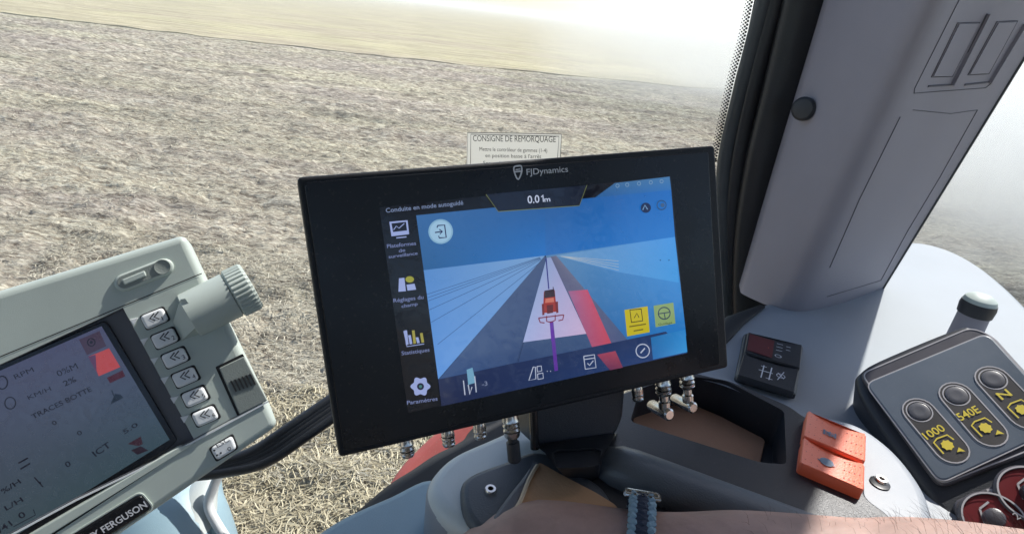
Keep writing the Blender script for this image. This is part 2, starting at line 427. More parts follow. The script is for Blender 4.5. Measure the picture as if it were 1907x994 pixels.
def grid_obj(name, xs_fn, ys, nx, hfn, mt):
    V = []; 
    Y = np.repeat(ys[:, None], nx, 1); X = np.stack([xs_fn(y) for y in ys])
    Z = hfn(X, Y); ny = len(ys)
    vs_ = np.stack([X, Y, Z], -1).reshape(-1, 3)
    i = np.arange((ny - 1) * nx).reshape(ny - 1, nx)[:, :-1].ravel()
    fs = np.stack([i, i + 1, i + nx + 1, i + nx], -1)
    me = bpy.data.meshes.new(name); me.vertices.add(len(vs_)); me.vertices.foreach_set('co', vs_.ravel())
    me.loops.add(fs.size); me.loops.foreach_set('vertex_index', fs.ravel()); me.polygons.add(len(fs))
    me.polygons.foreach_set('loop_start', np.arange(0, fs.size, 4)); me.polygons.foreach_set('loop_total', np.full(len(fs), 4))
    me.polygons.foreach_set('use_smooth', np.ones(len(fs), bool)); me.materials.append(mt); me.update(); me.validate()
    o = bpy.data.objects.new(name, me); C.objects.link(o); o['kind'] = 'structure'; return o

ys = 1.2 + 34.5 * (np.linspace(0, 1, 620) ** 1.75)
ts = np.linspace(-1, 1, 640)
def xs_fn(y): return ts * (5 + y * 1.05)
soil = grid_obj('ground', xs_fn, ys, len(ts), tilled_h, M['soil'])
soil['label'] = 'rough pale tilled soil littered with straw in front of the cab'
# the far stubble: one sheet to the horizon, slightly higher than the tilled strip, with its dark step along the edge
xs = np.concatenate([np.linspace(-1500, -45, 30), np.linspace(-40, 50, 240), np.linspace(55, 1500, 30)])
far_v = []; rows = [0, .06, .5, 1.5, 4, 8, 14, 22, 35, 60, 120, 300, 900, 2500]
def far_fn(r): 
    ey = np.where(np.abs(xs) < 60, edge_y(xs), edge_y(np.clip(xs, -60, 60)))
    return ey + r + (vnoise(xs * 1.3, xs * 0, 9) - .5) * .5 * (r < 3)
MBf = MB(); base = []
for k, r in enumerate(rows):
    yy = far_fn(r); zz = (np.full_like(xs, -.15) if k == 0 else np.full_like(xs, .035) + (vnoise(xs * .9, xs * 0 + r, 11) - .5) * .05)
    base += [(x, y, z) for x, y, z in zip(xs, yy, zz)]
nx_ = len(xs)
MBf.add(base, [(k * nx_ + i, k * nx_ + i + 1, (k + 1) * nx_ + i + 1, (k + 1) * nx_ + i) for k in range(len(rows) - 1) for i in range(nx_ - 1)])
fo = MBf.build('field', M['stubble']); tag(fo, 'smoother yellowish stubble field beyond the tilled strip', kind='structure')
# ground under and beside the tractor
ub = MB(); ub.add([(-1500, -1500, -.16), (1500, -1500, -.16), (1500, 60, -.16), (-1500, 60, -.16)], [(0, 1, 2, 3)])
uo = ub.build('terrain', M['soil']); tag(uo, 'bare ground beneath the tractor', kind='structure')

# straw lying on the soil: uncountable
def straw(n, x0, x1, y0, y1, power, wd, ln, seed, along=.0):
    r = np.random.default_rng(seed)
    y = y0 + (y1 - y0) * r.random(n) ** power; x = x0 + (x1 - x0) * r.random(n); x = x * (0.6 + .1 * y)
    z = tilled_h(x, y) + r.random(n) * .03
    L = ln * (.4 + r.random(n) * 1.0); a = r.random(n) * 2 * math.pi; a = np.where(r.random(n) < along, r.normal(0, .35, n) + .1, a); bend = (r.random(n) - .5) * 2.2; el = (r.random(n) - .4) * .7
    W_ = wd * (.6 + r.random(n) * .8) * (1 + np.maximum(y - 5, 0) * .08)
    pts = []; px, py, pz = x.copy(), y.copy(), z.copy(); segs = 3
    P = [(px.copy(), py.copy(), pz.copy())]; A = [a.copy()]
    for k in range(segs):
        aa = a + bend * (k / segs); px = px + np.cos(aa) * L / segs * np.cos(el); py = py + np.sin(aa) * L / segs * np.cos(el); pz = pz + np.sin(el * (1 - k * .7)) * L / segs
        P.append((px.copy(), py.copy(), pz.copy())); A.append(aa)
    V = np.zeros((n, (segs + 1) * 2, 3))
    for k, (p, aa) in enumerate(zip(P, A)):
        ox, oy = -np.sin(aa) * W_ / 2, np.cos(aa) * W_ / 2; tw = W_ * .35 * np.sin(aa * 3 + k)
        V[:, 2 * k] = np.stack([p[0] + ox, p[1] + oy, p[2] + tw], -1); V[:, 2 * k + 1] = np.stack([p[0] - ox, p[1] - oy, p[2] - tw], -1)
    q = np.array([[2 * k, 2 * k + 1, 2 * k + 3, 2 * k + 2] for k in range(segs)])
    F_ = (q[None] + (np.arange(n) * (segs + 1) * 2)[:, None, None]).reshape(-1, 4)
    return V.reshape(-1, 3), F_
parts = [straw(40000, -4.0, 1.5, 2.6, 5.6, 1.2, .0042, .075, 1, .35), straw(75000, -6, 6, 4.5, 16.0, 1.1, .0040, .085, 2, .65)]
def straw_obj(parts, cols, label):
    V = np.concatenate([p[0] for p in parts]); nn = 0; Fs = []
    for p in parts: Fs.append(p[1] + nn); nn += len(p[0])
    F_ = np.concatenate(Fs)
    me = bpy.data.meshes.new('straw'); me.vertices.add(len(V)); me.vertices.foreach_set('co', V.ravel()); me.loops.add(F_.size); me.loops.foreach_set('vertex_index', F_.ravel())
    me.polygons.add(len(F_)); me.polygons.foreach_set('loop_start', np.arange(0, F_.size, 4)); me.polygons.foreach_set('loop_total', np.full(len(F_), 4))
    ms = bpy.data.materials.new('dry_straw'); ms.use_nodes = True; t = ms.node_tree; b = t.nodes['Principled BSDF']; b.inputs['Roughness'].default_value = .6
    oi = t.nodes.new('ShaderNodeNewGeometry'); cr = t.nodes.new('ShaderNodeValToRGB'); e = cr.color_ramp.elements
    e[0].color = (*cols[0], 1); e[1].color = (*cols[2], 1); k = e.new(.5); k.color = (*cols[1], 1)
    t.links.new(oi.outputs['Random Per Island'], cr.inputs[0]); t.links.new(cr.outputs[0], b.inputs['Base Color'])
    me.materials.append(ms); me.update(); me.validate(); o = bpy.data.objects.new('straw', me); C.objects.link(o); tag(o, label, 'straw', 'stuff'); return o
straw_obj([straw(42000, -3.2, 1.6, 1.3, 3.4, 1.0, .005, .095, 5)], ((.22, .18, .11), (.42, .36, .23), (.60, .53, .36)), 'thick golden straw mat close beside the tractor')
straw_obj(parts, ((.20, .17, .125), (.40, .36, .27), (.62, .56, .42)), 'loose pale straw scattered over the tilled soil')

# ------------------------------------------------------------------ dust and haze
def vol_mat(name, col, dens, noise=False, aniso=.2):
    m_ = bpy.data.materials.new(name); m_.use_nodes = True; t = m_.node_tree; t.nodes.clear()
    o = t.nodes.new('ShaderNodeOutputMaterial'); v = t.nodes.new('ShaderNodeVolumePrincipled')
    v.inputs['Color'].default_value = (*col, 1); v.inputs['Density'].default_value = dens; v.inputs['Anisotropy'].default_value = aniso
    t.links.new(v.outputs[0], o.inputs['Volume'])
    if noise:
        tc = t.nodes.new('ShaderNodeTexCoord'); gr = t.nodes.new('ShaderNodeTexGradient'); gr.gradient_type = 'SPHERICAL'
        t.links.new(tc.outputs['Object'], gr.inputs[0])
        nz = t.nodes.new('ShaderNodeTexNoise'); nz.inputs['Scale'].default_value = 2.6; nz.inputs['Detail'].default_value = 3
        t.links.new(tc.outputs['Object'], nz.inputs['Vector'])
        mr = t.nodes.new('ShaderNodeMapRange'); mr.inputs[1].default_value = .35; mr.inputs[2].default_value = .65; mr.inputs[3].default_value = .25; mr.inputs[4].default_value = 1.5
        t.links.new(nz.outputs[0], mr.inputs[0])
        mu = t.nodes.new('ShaderNodeMath'); mu.operation = 'MULTIPLY'; t.links.new(gr.outputs[1], mu.inputs[0]); t.links.new(mr.outputs[0], mu.inputs[1])
        m2 = t.nodes.new('ShaderNodeMath'); m2.operation = 'MULTIPLY'; m2.inputs[1].default_value = dens; t.links.new(mu.outputs[0], m2.inputs[0])
        t.links.new(m2.outputs[0], v.inputs['Density'])
    return m_
hz = MB(); X0, X1, Y0, Y1, Z0, Z1 = -1600, 1600, -1600, 2700, -1.3, 6.5
hz.add([(X0, Y0, Z0), (X1, Y0, Z0), (X1, Y1, Z0), (X0, Y1, Z0), (X0, Y0, Z1), (X1, Y0, Z1), (X1, Y1, Z1), (X0, Y1, Z1)],
       [(0, 3, 2, 1), (4, 5, 6, 7), (0, 1, 5, 4), (1, 2, 6, 5), (2, 3, 7, 6), (3, 0, 4, 7)])
ho = hz.build('haze', vol_mat('pale_haze', (.90, .91, .91), .0026), smooth_=False); tag(ho, 'pale dust haze in the air over the field', kind='stuff')

def dust(loc, sc, dens, name='dust_cloud'):
    import bmesh
    bm = bmesh.new(); bmesh.ops.create_icosphere(bm, subdivisions=4, radius=1.0)
    me = bpy.data.meshes.new(name); bm.to_mesh(me); bm.free(); me.materials.append(vol_mat('drifting_dust', (.95, .96, .955), dens, True, .3))
    o = bpy.data.objects.new(name, me); C.objects.link(o); o.location = loc; o.scale = sc
    tag(o, 'bright drifting dust cloud hanging over the field on the right', 'dust', 'stuff'); return o
dust((19, 27, 2.0), (20, 17, 9), .32)
dust((12.5, 9.5, 1.0), (9, 7, 5), .95)

# ------------------------------------------------------------------ planes of the cab
ZC, ZP = CAM.z - .335, CAM.z - .290
FC = Fr((0, 0, ZC), (0, 0, 1))                      # console top
FP = Fr((0, 0, ZP), (0, 0, 1))                      # raised pod top

# ---- side console
cons = thing('side_console', 'blue grey side console with raised pale pod, tray and rocker switches', 'console', (.35, .5, ZC - .35))
outer = [(420, 1120), (560, 1018), (640, 965), (720, 928), (800, 893), (900, 818), (1000, 772), (1120, 735), (1240, 690), (1300, 620), (1345, 585), (1430, 560), (1560, 520), (1640, 470), (1690, 449), (1760, 462), (1830, 497), (1907, 562), (1990, 660), (2100, 860), (2100, 1150), (1200, 1200)]
pc = smooth(FC.P(outer), 5)
podhole_px = [(1172, 792), (1190, 728), (1285, 700), (1352, 716), (1458, 772), (1462, 872), (1412, 868)]
hole_c = FC.P([(1150, 800), (1180, 720), (1285, 690), (1352, 700), (1470, 760), (1475, 885), (1412, 885)])
b = MB(); b.prism(FC, pc, -.32, 0, .014, mat=0, seg=5); b.build('top_panel', M['console'], cons)
# lower left flank of the console is a separate blue grey moulding lying over it
fl = smooth(FC.P([(450, 1110), (585, 1008), (645, 970), (725, 934), (800, 902), (860, 935), (900, 1020), (1000, 1120)]), 5)
b = MB(); b.prism(FC, fl, -.005, .008, .007, mat=0); b.build('flank_cover', M['body'], cons)
podpx = [(1483, 766), (1545, 772), (1605, 790), (1665, 832), (1715, 890), (1742, 950), (1750, 1030), (1700, 1120), (1300, 1120), (960, 1060), (860, 985), (815, 950), (795, 915), (803, 880), (840, 845), (900, 817), (1000, 778), (1120, 738), (1250, 694), (1350, 708)]
pp = smooth(FP.P(podpx), 5)
hole_p = rnd(FP.P([(1160, 800), (1180, 722), (1285, 692), (1356, 706), (1472, 764), (1476, 886), (1412, 884)]), .004)
b = MB(); b.prism(FP, pp, -.05, 0, .010, holes=[hole_p], seg=5); b.build('pod', M['console'], cons)
cap_ = smooth(FP.P([(1010, 775), (1030, 800), (1040, 850), (1030, 900), (1080, 1000), (1000, 1062), (930, 1040), (862, 987), (817, 951), (797, 915), (805, 881), (841, 846), (900, 818)]), 5)
b = MB(); b.prism(FP, cap_, -.04, .0012, .009, seg=5); b.build('pod_bright_end', M['pod'], cons)  # greener end piece, its colour also raised to offset the shade here
bez_px = [(1150, 740), (1262, 702), (1352, 712), (1470, 762), (1500, 785), (1606, 826), (1608, 934), (1650, 962), (1690, 1010), (1640, 1080), (1150, 1060), (1085, 990), (1075, 870), (1085, 800)]
bez = rnd(FP.P(bez_px), .008)
hole_b = rnd(FP.P(podhole_px), .005)
b = MB(); b.prism(FP, bez, 0, .004, .0025, holes=[hole_b]); b.walls(FP, hole_b[::-1], .004, -.034); b.build('tray_bezel', M['black'], cons)
b = MB(); fl_ = inset(hole_b if area(hole_b) > 0 else hole_b[::-1], -.001); b.ngon(FP, fl_, -.033)
fpx = FP.up(-.030)
mt_ = rnd(fpx.P([(1182, 748), (1262, 742), (1340, 775), (1425, 819), (1415, 866), (1178, 790)]), .004)
b.build('tray', M['black'], cons)
b = MB(); b.prism(fpx, mt_, -.002, .001, .0008); b.build('tray_mat', M['tray'], cons)
# dark moulded hollow at the near end with tan lining
fi = FP.up(.001)
ins = smooth(fi.P([(857, 925), (874, 894), (940, 868), (992, 850), (1040, 862), (1085, 892), (1130, 930), (1150, 1010), (1000, 1060), (880, 990)]), 5)
b = MB(); b.prism(fi, ins, 0, .006, .005); b.build('hollow_cover', M['darkinset'], cons)
fj = FP.up(.006)
b = MB(); rg = smooth(fj.P([(948, 925), (972, 895), (990, 870), (999, 866), (988, 896), (968, 935), (958, 962), (940, 985), (915, 975)]), 5); b.prism(fj, rg, -.003, .004, .003); b.build('hollow_ridge', M['beige_dark'], cons)
b = MB(); tl = rnd(fj.P([(1003, 862), (1045, 886), (1110, 920), (1150, 945), (1160, 1010), (960, 1010), (962, 940), (985, 890)]), .004); b.prism(fj, tl, -.003, .002, .001); b.build('tan_lining', M['tan'], cons)
b = MB(); ce = [fj.at(x, y, .003) for x, y in [(1000, 866), (985, 892), (970, 930), (958, 955), (975, 975)]]; b.tube(smooth(ce, 5, False), .0014, 8); b.build('lining_edge', M['cream'], cons)

def screw(fr, x, y, r, nm='screw'):
    b = MB(); o = fr.at(x, y); b.lathe(o, fr.n, [(-.002, r), (.0015, r), (.003, r * .82), (.003, r * .45), (.001, r * .4)], 20); b.build(nm, M['silver'], cons)
screw(fj, 913, 915, .0042); screw(FP, 1640, 896, .0048)
b = MB(); o = FP.at(1638, 900); b.lathe(o, FP.n, [(-.001, .0070), (.0010, .0070), (.0012, .005)], 24); b.build('screw_washer', M['blackgloss'], cons)

# black roller bar across the pod
A, B = FP.at(1120, 862, .006), FP.at(1560, 1030, .006)
d = (B - A); b = MB(); n_ = 14
pts = [A + d * (i / n_) for i in range(n_ + 1)]
b.tube(pts, [.012, .0165] + [.0175] * (n_ - 1), 28); bar = b.build('roller_bar', M['bar'], cons)
b = MB(); b.lathe(A - d.normalized() * .002, d, [(0, .004), (.001, .0075), (.003, .0075)], 18); b.build('roller_pin', M['silver'], bar)

# rocker switches
def rocker(fr, quad, hi, lo, m_, name='rocker_switch', rad=.003):
    """a rocker: its top dips from one end to the other"""
    q = fr.P(quad); poly = rnd(q, rad, 4)
    if area(poly) < 0: poly = poly[::-1]
    a = (q[0] + q[3]) / 2; c = (q[1] + q[2]) / 2; ax = (c - a); L = ax.length; ax.normalize()
    b = MB(); ins_ = inset(poly, .0012); n = len(poly)
    def hh(p):
        t = max(0, min(1, (p - a).dot(ax) / L)); return hi - (hi - lo) * (1 - ((t - .55) / .55) ** 2)
    # cap as strips across the rocker
    K = 10
    vs_ = [fr.W(p.x, p.y, 0) for p in poly] + [fr.W(p.x, p.y, hh(p) - .0012) for p in poly] + [fr.W(p.x, p.y, hh(p)) for p in ins_]
    fs = [(i, (i + 1) % n, n + (i + 1) % n, n + i) for i in range(n)] + [(n + i, n + (i + 1) % n, 2 * n + (i + 1) % n, 2 * n + i) for i in range(n)]
    b.add(vs_, fs)
    q2 = [q[0] + (q[2] - q[0]) * .0, q[1], q[2], q[3]]
    cc = (q[0] + q[1] + q[2] + q[3]) / 4
    qi = [p + (cc - p).normalized() * .0012 for p in q]
    g = []; R_ = 8
    for i in range(K + 1):
        for j in range(R_ + 1):
            s_, t_ = i / K, j / R_
            p = qi[0] * (1 - s_) * (1 - t_) + qi[1] * s_ * (1 - t_) + qi[2] * s_ * t_ + qi[3] * (1 - s_) * t_
            g.append(fr.W(p.x, p.y, hh(p)))
    b.add(g, [(i * (R_ + 1) + j, (i + 1) * (R_ + 1) + j, (i + 1) * (R_ + 1) + j + 1, i * (R_ + 1) + j + 1) for i in range(K) for j in range(R_)])
    o = b.build(name, m_, cons, ang=50); return o, hh, q

def dots(fr, hh, q, s0, s1, t0, t1, ns, ntt, m_, par, r=.0006):
    b = MB()
    for i in range(ns):
        for j in range(ntt):
            s_ = s0 + (s1 - s0) * i / max(ns - 1, 1); t_ = t0 + (t1 - t0) * j / max(ntt - 1, 1)
            p = q[0] * (1 - s_) * (1 - t_) + q[1] * s_ * (1 - t_) + q[2] * s_ * t_ + q[3] * (1 - s_) * t_
            b.ngon(fr, circle(p, r, 8), hh(p) + .0004)
    b.build('grip_dots', m_, par, smooth_=False)
F5 = FP.up(.004)
M['symbol'] = mat('blue_grey_symbol', (.14, .20, .27), .5)
M['dot'] = mat('dark_red_dots', (.33, .05, .03), .6)
for quad, lab in (([(1497, 782), (1606, 824), (1604, 877), (1489, 829)], 'orange red rocker with a small grey machine symbol, upper of the pair'),
                  ([(1488, 833), (1603, 881), (1601, 931), (1482, 880)], 'orange red rocker with a round grey symbol, lower of the pair')):
    o, hh, q = rocker(F5, quad, .0105, .0075, M['red']); o['label'] = lab
    dots(F5, hh, q, .70, .93, .2, .8, 4, 3, M['dot'], o); dots(F5, hh, q, .08, .28, .2, .8, 3, 3, M['dot'], o, .0004)
    c = q[0] * .58 * .5 + q[1] * .42 * .5 + q[2] * .42 * .5 + q[3] * .58 * .5
    ax = (q[1] - q[0]).normalized(); ay = Vector((-ax.y, ax.x)); z = hh(c) + .0007
    b = MB(); pt = lambda x, y: c + ax * x * .001 + ay * y * .001
    if 'machine' in lab:
        for k in range(3): b.line(F5, [pt(-5, -2 + 2 * k), pt(5, -2 + 2 * k)], .0009, z)
        for xx in (-4, 0, 4): b.line(F5, [pt(xx, -3.5), pt(xx, 3.5)], .0010, z + .0001)
        b.line(F5, [pt(-5, 3), pt(5, -3)], .001, z + .0002)
    else:
        b.ngon(F5, circle(c, .0048, 20), z); b.line(F5, [pt(-6, -1), pt(6, -1)], .0012, z + .0001); 
    b.build('symbol', M['symbol'], o, smooth_=False)
# black pair on the console top
fr_b = rnd(FC.P([(1384, 626), (1494, 650), (1480, 744), (1366, 710)]), .006)
b = MB(); b.prism(FC, fr_b, 0, .006, .003); b.build('switch_frame', M['black'], cons)
F6 = FC.up(.006)
for quad, lab, mm in (([(1390, 627), (1491, 651), (1487, 694), (1383, 665)], 'black rocker with a dark red end and white lamp symbol', M['black']),
                      ([(1382, 668), (1485, 697), (1476, 740), (1370, 708)], 'black rocker with white axle and wheel symbols', M['black'])):
    o, hh, q = rocker(F6, quad, .0075, .0055, mm); o['label'] = lab
    P_ = lambda s_, t_: q[0] * (1 - s_) * (1 - t_) + q[1] * s_ * (1 - t_) + q[2] * s_ * t_ + q[3] * (1 - s_) * t_
    b = MB(); H = lambda s_, t_: hh(P_(s_, t_)) + .0008
    if 'red' in lab:
        g = MB(); g.add([F6.W(*P_(s_, t_), H(s_, t_) - .0002) for s_, t_ in ((.04, .1), (.5, .1), (.5, .9), (.04, .9))], [(0, 1, 2, 3)]); g.build('red_inlay', M['reddark'], o, smooth_=False)
        g = MB(); g.line(F6, [P_(.25, .5), P_(.42, .5)], .001, H(.4, .5)); g.build('red_mark', M['red'], o, smooth_=False)
        for tt in (.2, .35, .5): b.line(F6, [P_(.55, tt), P_(.66, tt)], .001, H(.6, .5))
        b.line(F6, circle(P_(.6, .75), .0033, 14), .0009, H(.6, .75), closed=True)
        for tt in (.25, .4): b.line(F6, [P_(.72, tt), P_(.8, tt)], .0012, H(.76, .4))
        dots(F6, lambda p: hh(p) + .0005, q, .72, .94, .55, .85, 4, 3, M['ink'], o, .0008)
    else:
        b.line(F6, [P_(.4, .25), P_(.4, .8)], .0012, H(.4, .5)); b.line(F6, [P_(.54, .25), P_(.54, .8)], .0012, H(.54, .5)); b.line(F6, [P_(.33, .5), P_(.58, .5)], .0014, H(.5, .5) + .0002)
        b.line(F6, [P_(.35, .3), P_(.45, .3)], .0011, H(.4, .3)); b.line(F6, [P_(.48, .75), P_(.6, .75)], .0011, H(.54, .7))
        c = P_(.72, .5); b.line(F6, circle(c, .0042, 18), .0009, H(.72, .5), closed=True); b.line(F6, [P_(.68, .7), P_(.76, .3)], .001, H(.72, .5)); b.line(F6, [P_(.66, .4), P_(.78, .6)], .001, H(.72, .5) + .0001)
    b.build('symbol', M['white_ink'], o, smooth_=False)

# ---- control panel with the three power take-off buttons
nP = Vector((-.42, -.40, .81))
FT = Fr(FC.at(1765, 770, .05), nP, (1, .35, 0))
cp = thing('control_panel', 'dark control panel with three round buttons marked 1000, 540E and N', 'control panel', FC.at(1800, 800) - Vector((0, 0, .02)))
shell = smooth(FT.P([(1594, 706), (1602, 688), (1640, 664), (1775, 608), (1812, 603), (1850, 622), (1910, 690), (2000, 800), (2060, 930), (1990, 1060), (1850, 1075), (1770, 975), (1680, 850), (1612, 752)]), 5)
b = MB(); b.prism(FT, shell, -.09, -.004, .006, seg=4); b.build('shell', M['black'], cp)
inner = rnd(FT.P([(1611, 716), (1838, 622), (1990, 790), (1750, 901)]), .009, 7)
rimo = rnd(FT.P([(1598, 694), (1806, 606), (1850, 622), (2010, 800), (1990, 815), (1750, 908)]), .010, 7)
b = MB(); b.prism(FT, rimo, -.008, 0, .003); b.build('rim', M['panelrim'], cp)
b = MB(); b.prism(FT, inner, -.002, .0025, .0015); b.build('face_plate', M['panel'], cp)
b = MB(); b.line(FT, inner if area(inner) > 0 else inner, .0012, .0008, closed=True, th=.0012); b.line(FT, inset(rimo if area(rimo) > 0 else rimo[::-1], .0022), .0011, -.0006, closed=True, th=.001); b.build('trim_line', M['ring'], cp)
F7 = FT.up(.0025)
SP = (FT.loc(1771.8, 835) - FT.loc(1710.6, 765))
for (x0, y0, x1, y1, txt, ta, tb, ic) in ((1712, 766, 1771, 835, '1000', (1727, 818), (1762, 800), (1764, 829)), (1781, 736, 1841, 804, '540E', (1790, 783), (1828, 766), (1835, 797)), (1849, 706, 1911, 772, 'N', (1866, 744), (1886, 735), (1903, 763))):
    a_, b_ = F7.loc(x0, y0), F7.loc(x1, y1); rr = (F7.loc(x0 + 17, y0 - 17) - F7.loc(x0, y0)).length
    st = stadium(a_, b_, rr)
    g = MB(); g.prism(F7, st, -.001, .0004, .0003); ov = g.build('button_surround', M['oval'], cp)
    ov['label'] = 'oval surround marked %s' % txt
    g = MB(); g.line(F7, st, .0011, .0006, closed=True); g.line(F7, circle(a_, rr * .78, 26), .0010, .0006, closed=True); g.build('ring_print', M['ring'], ov, smooth_=False)
    g = MB(); g.lathe(F7.W(a_.x, a_.y), F7.n, [(-.001, rr * .66), (.0008, rr * .66), (.0012, rr * .60), (.0009, rr * .3)], 28); g.build('button', M['button'], ov)
    g = MB(); g.text(F7, txt, ta, tb, 14.5, .0010, bold=.012)
    c = F7.loc(*ic); u_ = F7.loc(ic[0] + 10, ic[1] - 4.3) - c; u_.normalize(); v_ = Vector((-u_.y, u_.x)); S = .0001 * 10
    q_ = lambda x, y: c + u_ * (x * S) + v_ * (y * S)
    hexa = [c + (u_ * math.cos(k * math.pi / 8) + v_ * math.sin(k * math.pi / 8)) * (.0040 if k % 2 else .0049) for k in range(16)]
    g.ngon(F7, hexa, .0010)
    g.line(F7, [q_(-7.5, -5), q_(-7.5, 6), q_(-3, 8), q_(6, 7.5), q_(7.5, 2)], .0012, .0010)
    g.ngon(F7, [q_(2, -8), q_(6, -5), q_(8, -10), q_(5, -8.5)][::-1], .0010)
    g.build('marking', M['yellow'], ov, smooth_=False)
# lower dial section
low = rnd(FT.P([(1770, 935), (1990, 850), (2080, 960), (1960, 1090), (1850, 1080)]), .008, 5)
b = MB(); b.prism(FT, low, -.006, .002, .0015); b.build('dial_plate', M['panelrim'], cp)
for (x, y, r) in ((1847, 972, .0225), (1918, 926, .024)):
    c = FT.loc(x, y); o3 = FT.W(c.x, c.y, .002)
    g = MB(); g.lathe(o3, FT.n, [(-.002, r), (.004, r), (.006, r * .93), (.006, r * .88), (.004, r * .85)], 40); dl = g.build('dial_ring', M['panelrim'], cp)
    g = MB(); g.ngon(FT, circle(c, r * .86, 36), .0068); 
    g.build('dial_face', M['dialred'], dl, smooth_=False)
    g = MB(); g.line(FT, circle(c, r * .90, 40), .0013, .0088, closed=True); g.line(FT, [c + Vector((-.008, -.001)), c + Vector((-.003, .010))], .0015, .0075); g.line(FT, [c + Vector((-.003, .010)), c + Vector((.006, .012))], .0015, .0076)
    g.build('dial_print', M['ring'], dl, smooth_=False)
    g = MB(); g.lathe(o3 + FT.n * .005, FT.n, [(0, r * .34), (.006, r * .30), (.007, r * .2)], 24); g.build('dial_knob', M['panelrim'] if x < 1900 else M['black'], dl)
g = MB(); c = FT.loc(1866, 914); g.ngon(FT, circle(c, .0038, 12, .0022), .0026); g.line(FT, [c, c + Vector((-.010, .004))], .0022, .0027); g.line(FT, [c + Vector((.002, -.001)), c + Vector((.010, -.002))], .0018, .0027)
g.build('seat_symbol', M['ring'], cp, smooth_=False); g = MB(); g.text(FT, '2', (1894, 967), (1902, 964), 13, .0096); g.build('numeral', M['ring'], cp, smooth_=False)

# ---- round peg knob standing on the console
base = FC.at(1788, 640); kn = thing('peg_knob', 'grey round knob with dark collar standing upright on the sunlit console', 'knob', base)
b = MB(); b.lathe(base, (0, 0, 1), [(-.002, .0185), (.045, .0175)], 28); b.build('stem', M['pillar'], kn)
b = MB(); b.lathe(base, (0, 0, 1), [(.045, .0195), (.056, .0205), (.062, .0195)], 32); b.build('collar', M['black'], kn)
b = MB(); b.lathe(base, (0, 0, 1), [(.062, .0190), (.067, .0175), (.071, .012), (.0725, .004)], 32); b.build('cap', M['beige'], kn)

# ------------------------------------------------------------------ pillar
pil = thing('cab_pillar', 'lilac grey corner pillar trim with embossed twin panels and a black plug', 'pillar', FC.at(1500, 560))
bot = [(1384, 548), (1400, 556), (1432, 570), (1462, 581), (1500, 583), (1560, 570), (1600, 556), (1642, 540)]
# world positions at the foot, then a line up to the top row at slightly larger height
top = [(1566, -60), (1600, -62), (1680, -66), (1745, -70), (1790, -70), (1850, -68), (1930, -66), (2010, -60)]
def ontop(px, foot, lean):
    r = ray(*px); hd = Vector((foot.x - CAM.x, foot.y - CAM.y)).length * lean
    t = hd / math.hypot(r.x, r.y); return CAM + r * t
feet = [FC.at(*p, -.004) for p in bot]
dep = [1.03, 1.00, .97, .955, .95, .955, .965, .985]
feet = [CAM + (f - CAM) for f in feet]
tops = [ontop(px, f, l) for px, f, l in zip(top, feet, (1.03, 1.01, .965, .93, .915, .915, .925, .94))]
fs3 = smooth(feet, 4, False); ts3 = smooth(tops, 4, False)
b = MB(); rings = []
def up_to_roof(f, t_, s_):
    if s_ <= 1: return f.lerp(t_, s_)
    p = t_ + (t_ - f) * (s_ - 1); q = sum(ts3, Vector()) / len(ts3); q0 = sum(fs3, Vector()) / len(fs3)
    keep = q + (q - q0) * (s_ - 1) + (t_ - q)
    return p.lerp(keep, .7)
for k in range(37):
    s_ = k / 24 if k <= 24 else 1 + (k - 24) / 12 * 1.05
    rings.append([up_to_roof(f, t_, s_) for f, t_ in zip(fs3, ts3)])
extra = [Vector((.03, .10, 0)), Vector((-.05, .12, 0))]
rings = [r + [r[-1] + Vector((.012, .02, 0)), r[-1] + Vector((-.02, .10, 0)), r[0] + Vector((.01, .06, 0)), r[0] + Vector((-.002, .006, 0))] for r in rings]
b.loft(rings, closed=True); tr = b.build('trim', M['pillar'], pil, ang=60)
b = MB(); b.tube([r[len(fs3) - 1] for r in rings], .0022, 8); b.build('edge_seal', M['rubber2'], pil)
# frame on the flat right face of the pillar, for the embossed shapes
def pface(px, py):
    r = ray(px, py); best = None
    for i in range(len(rings) - 1):
        for j in range(len(fs3) - 1):
            A0, A1, B0, B1 = rings[i][j], rings[i][j + 1], rings[i + 1][j], rings[i + 1][j + 1]
            from mathutils.geometry import intersect_ray_tri as irt
            for tri in ((A0, A1, B1), (A0, B1, B0)):
                h = irt(tri[0], tri[1], tri[2], r, CAM, True)
                if h is not None:
                    n = (tri[1] - tri[0]).cross(tri[2] - tri[0]).normalized()
                    if n.dot(r) > 0: n = -n
                    return h, n
    return None
def groove(pts_px, wd=.0016, nm='panel_seam', m_=None, k=6, par=None):
    P = []; 
    for i in range(len(pts_px) - 1):
        for j in range(k):
            t_ = j / k; P.append((pts_px[i][0] * (1 - t_) + pts_px[i + 1][0] * t_, pts_px[i][1] * (1 - t_) + pts_px[i + 1][1] * t_))
    P.append(pts_px[-1]); W_ = []
    for p in P:
        h = pface(*p)
        if h: W_.append(h[0] + h[1] * .0002)
    if len(W_) < 2: return
    b = MB(); b.tube(W_, wd / 2, 6); return b.build(nm, m_ or M['seam'], par or pil)
M['seam'] = mat('seam_shade', (.105, .10, .115), .7)
groove([(1786, 0), (1703, 165), (1702, 174), (1835, 164), (1845, 156)], .0011)
groove([(1783, 43), (1734, 144), (1773, 143), (1824, 42), (1783, 43)], .0012)
groove([(1856, 41), (1802, 140), (1841, 138), (1895, 39), (1856, 41)], .0012)
groove([(1838, 26), (1773, 158), (1728, 161)], .0026)
groove([(1907, 45), (1842, 153), (1796, 158)], .0026)
groove([(1676, 218), (1600, 372), (1545, 498)], .0012)
groove([(1820, 205), (1750, 330), (1690, 430), (1640, 522), (1540, 552)], .0012)
groove([(1700, 205), (1770, 212), (1820, 205)], .0009)
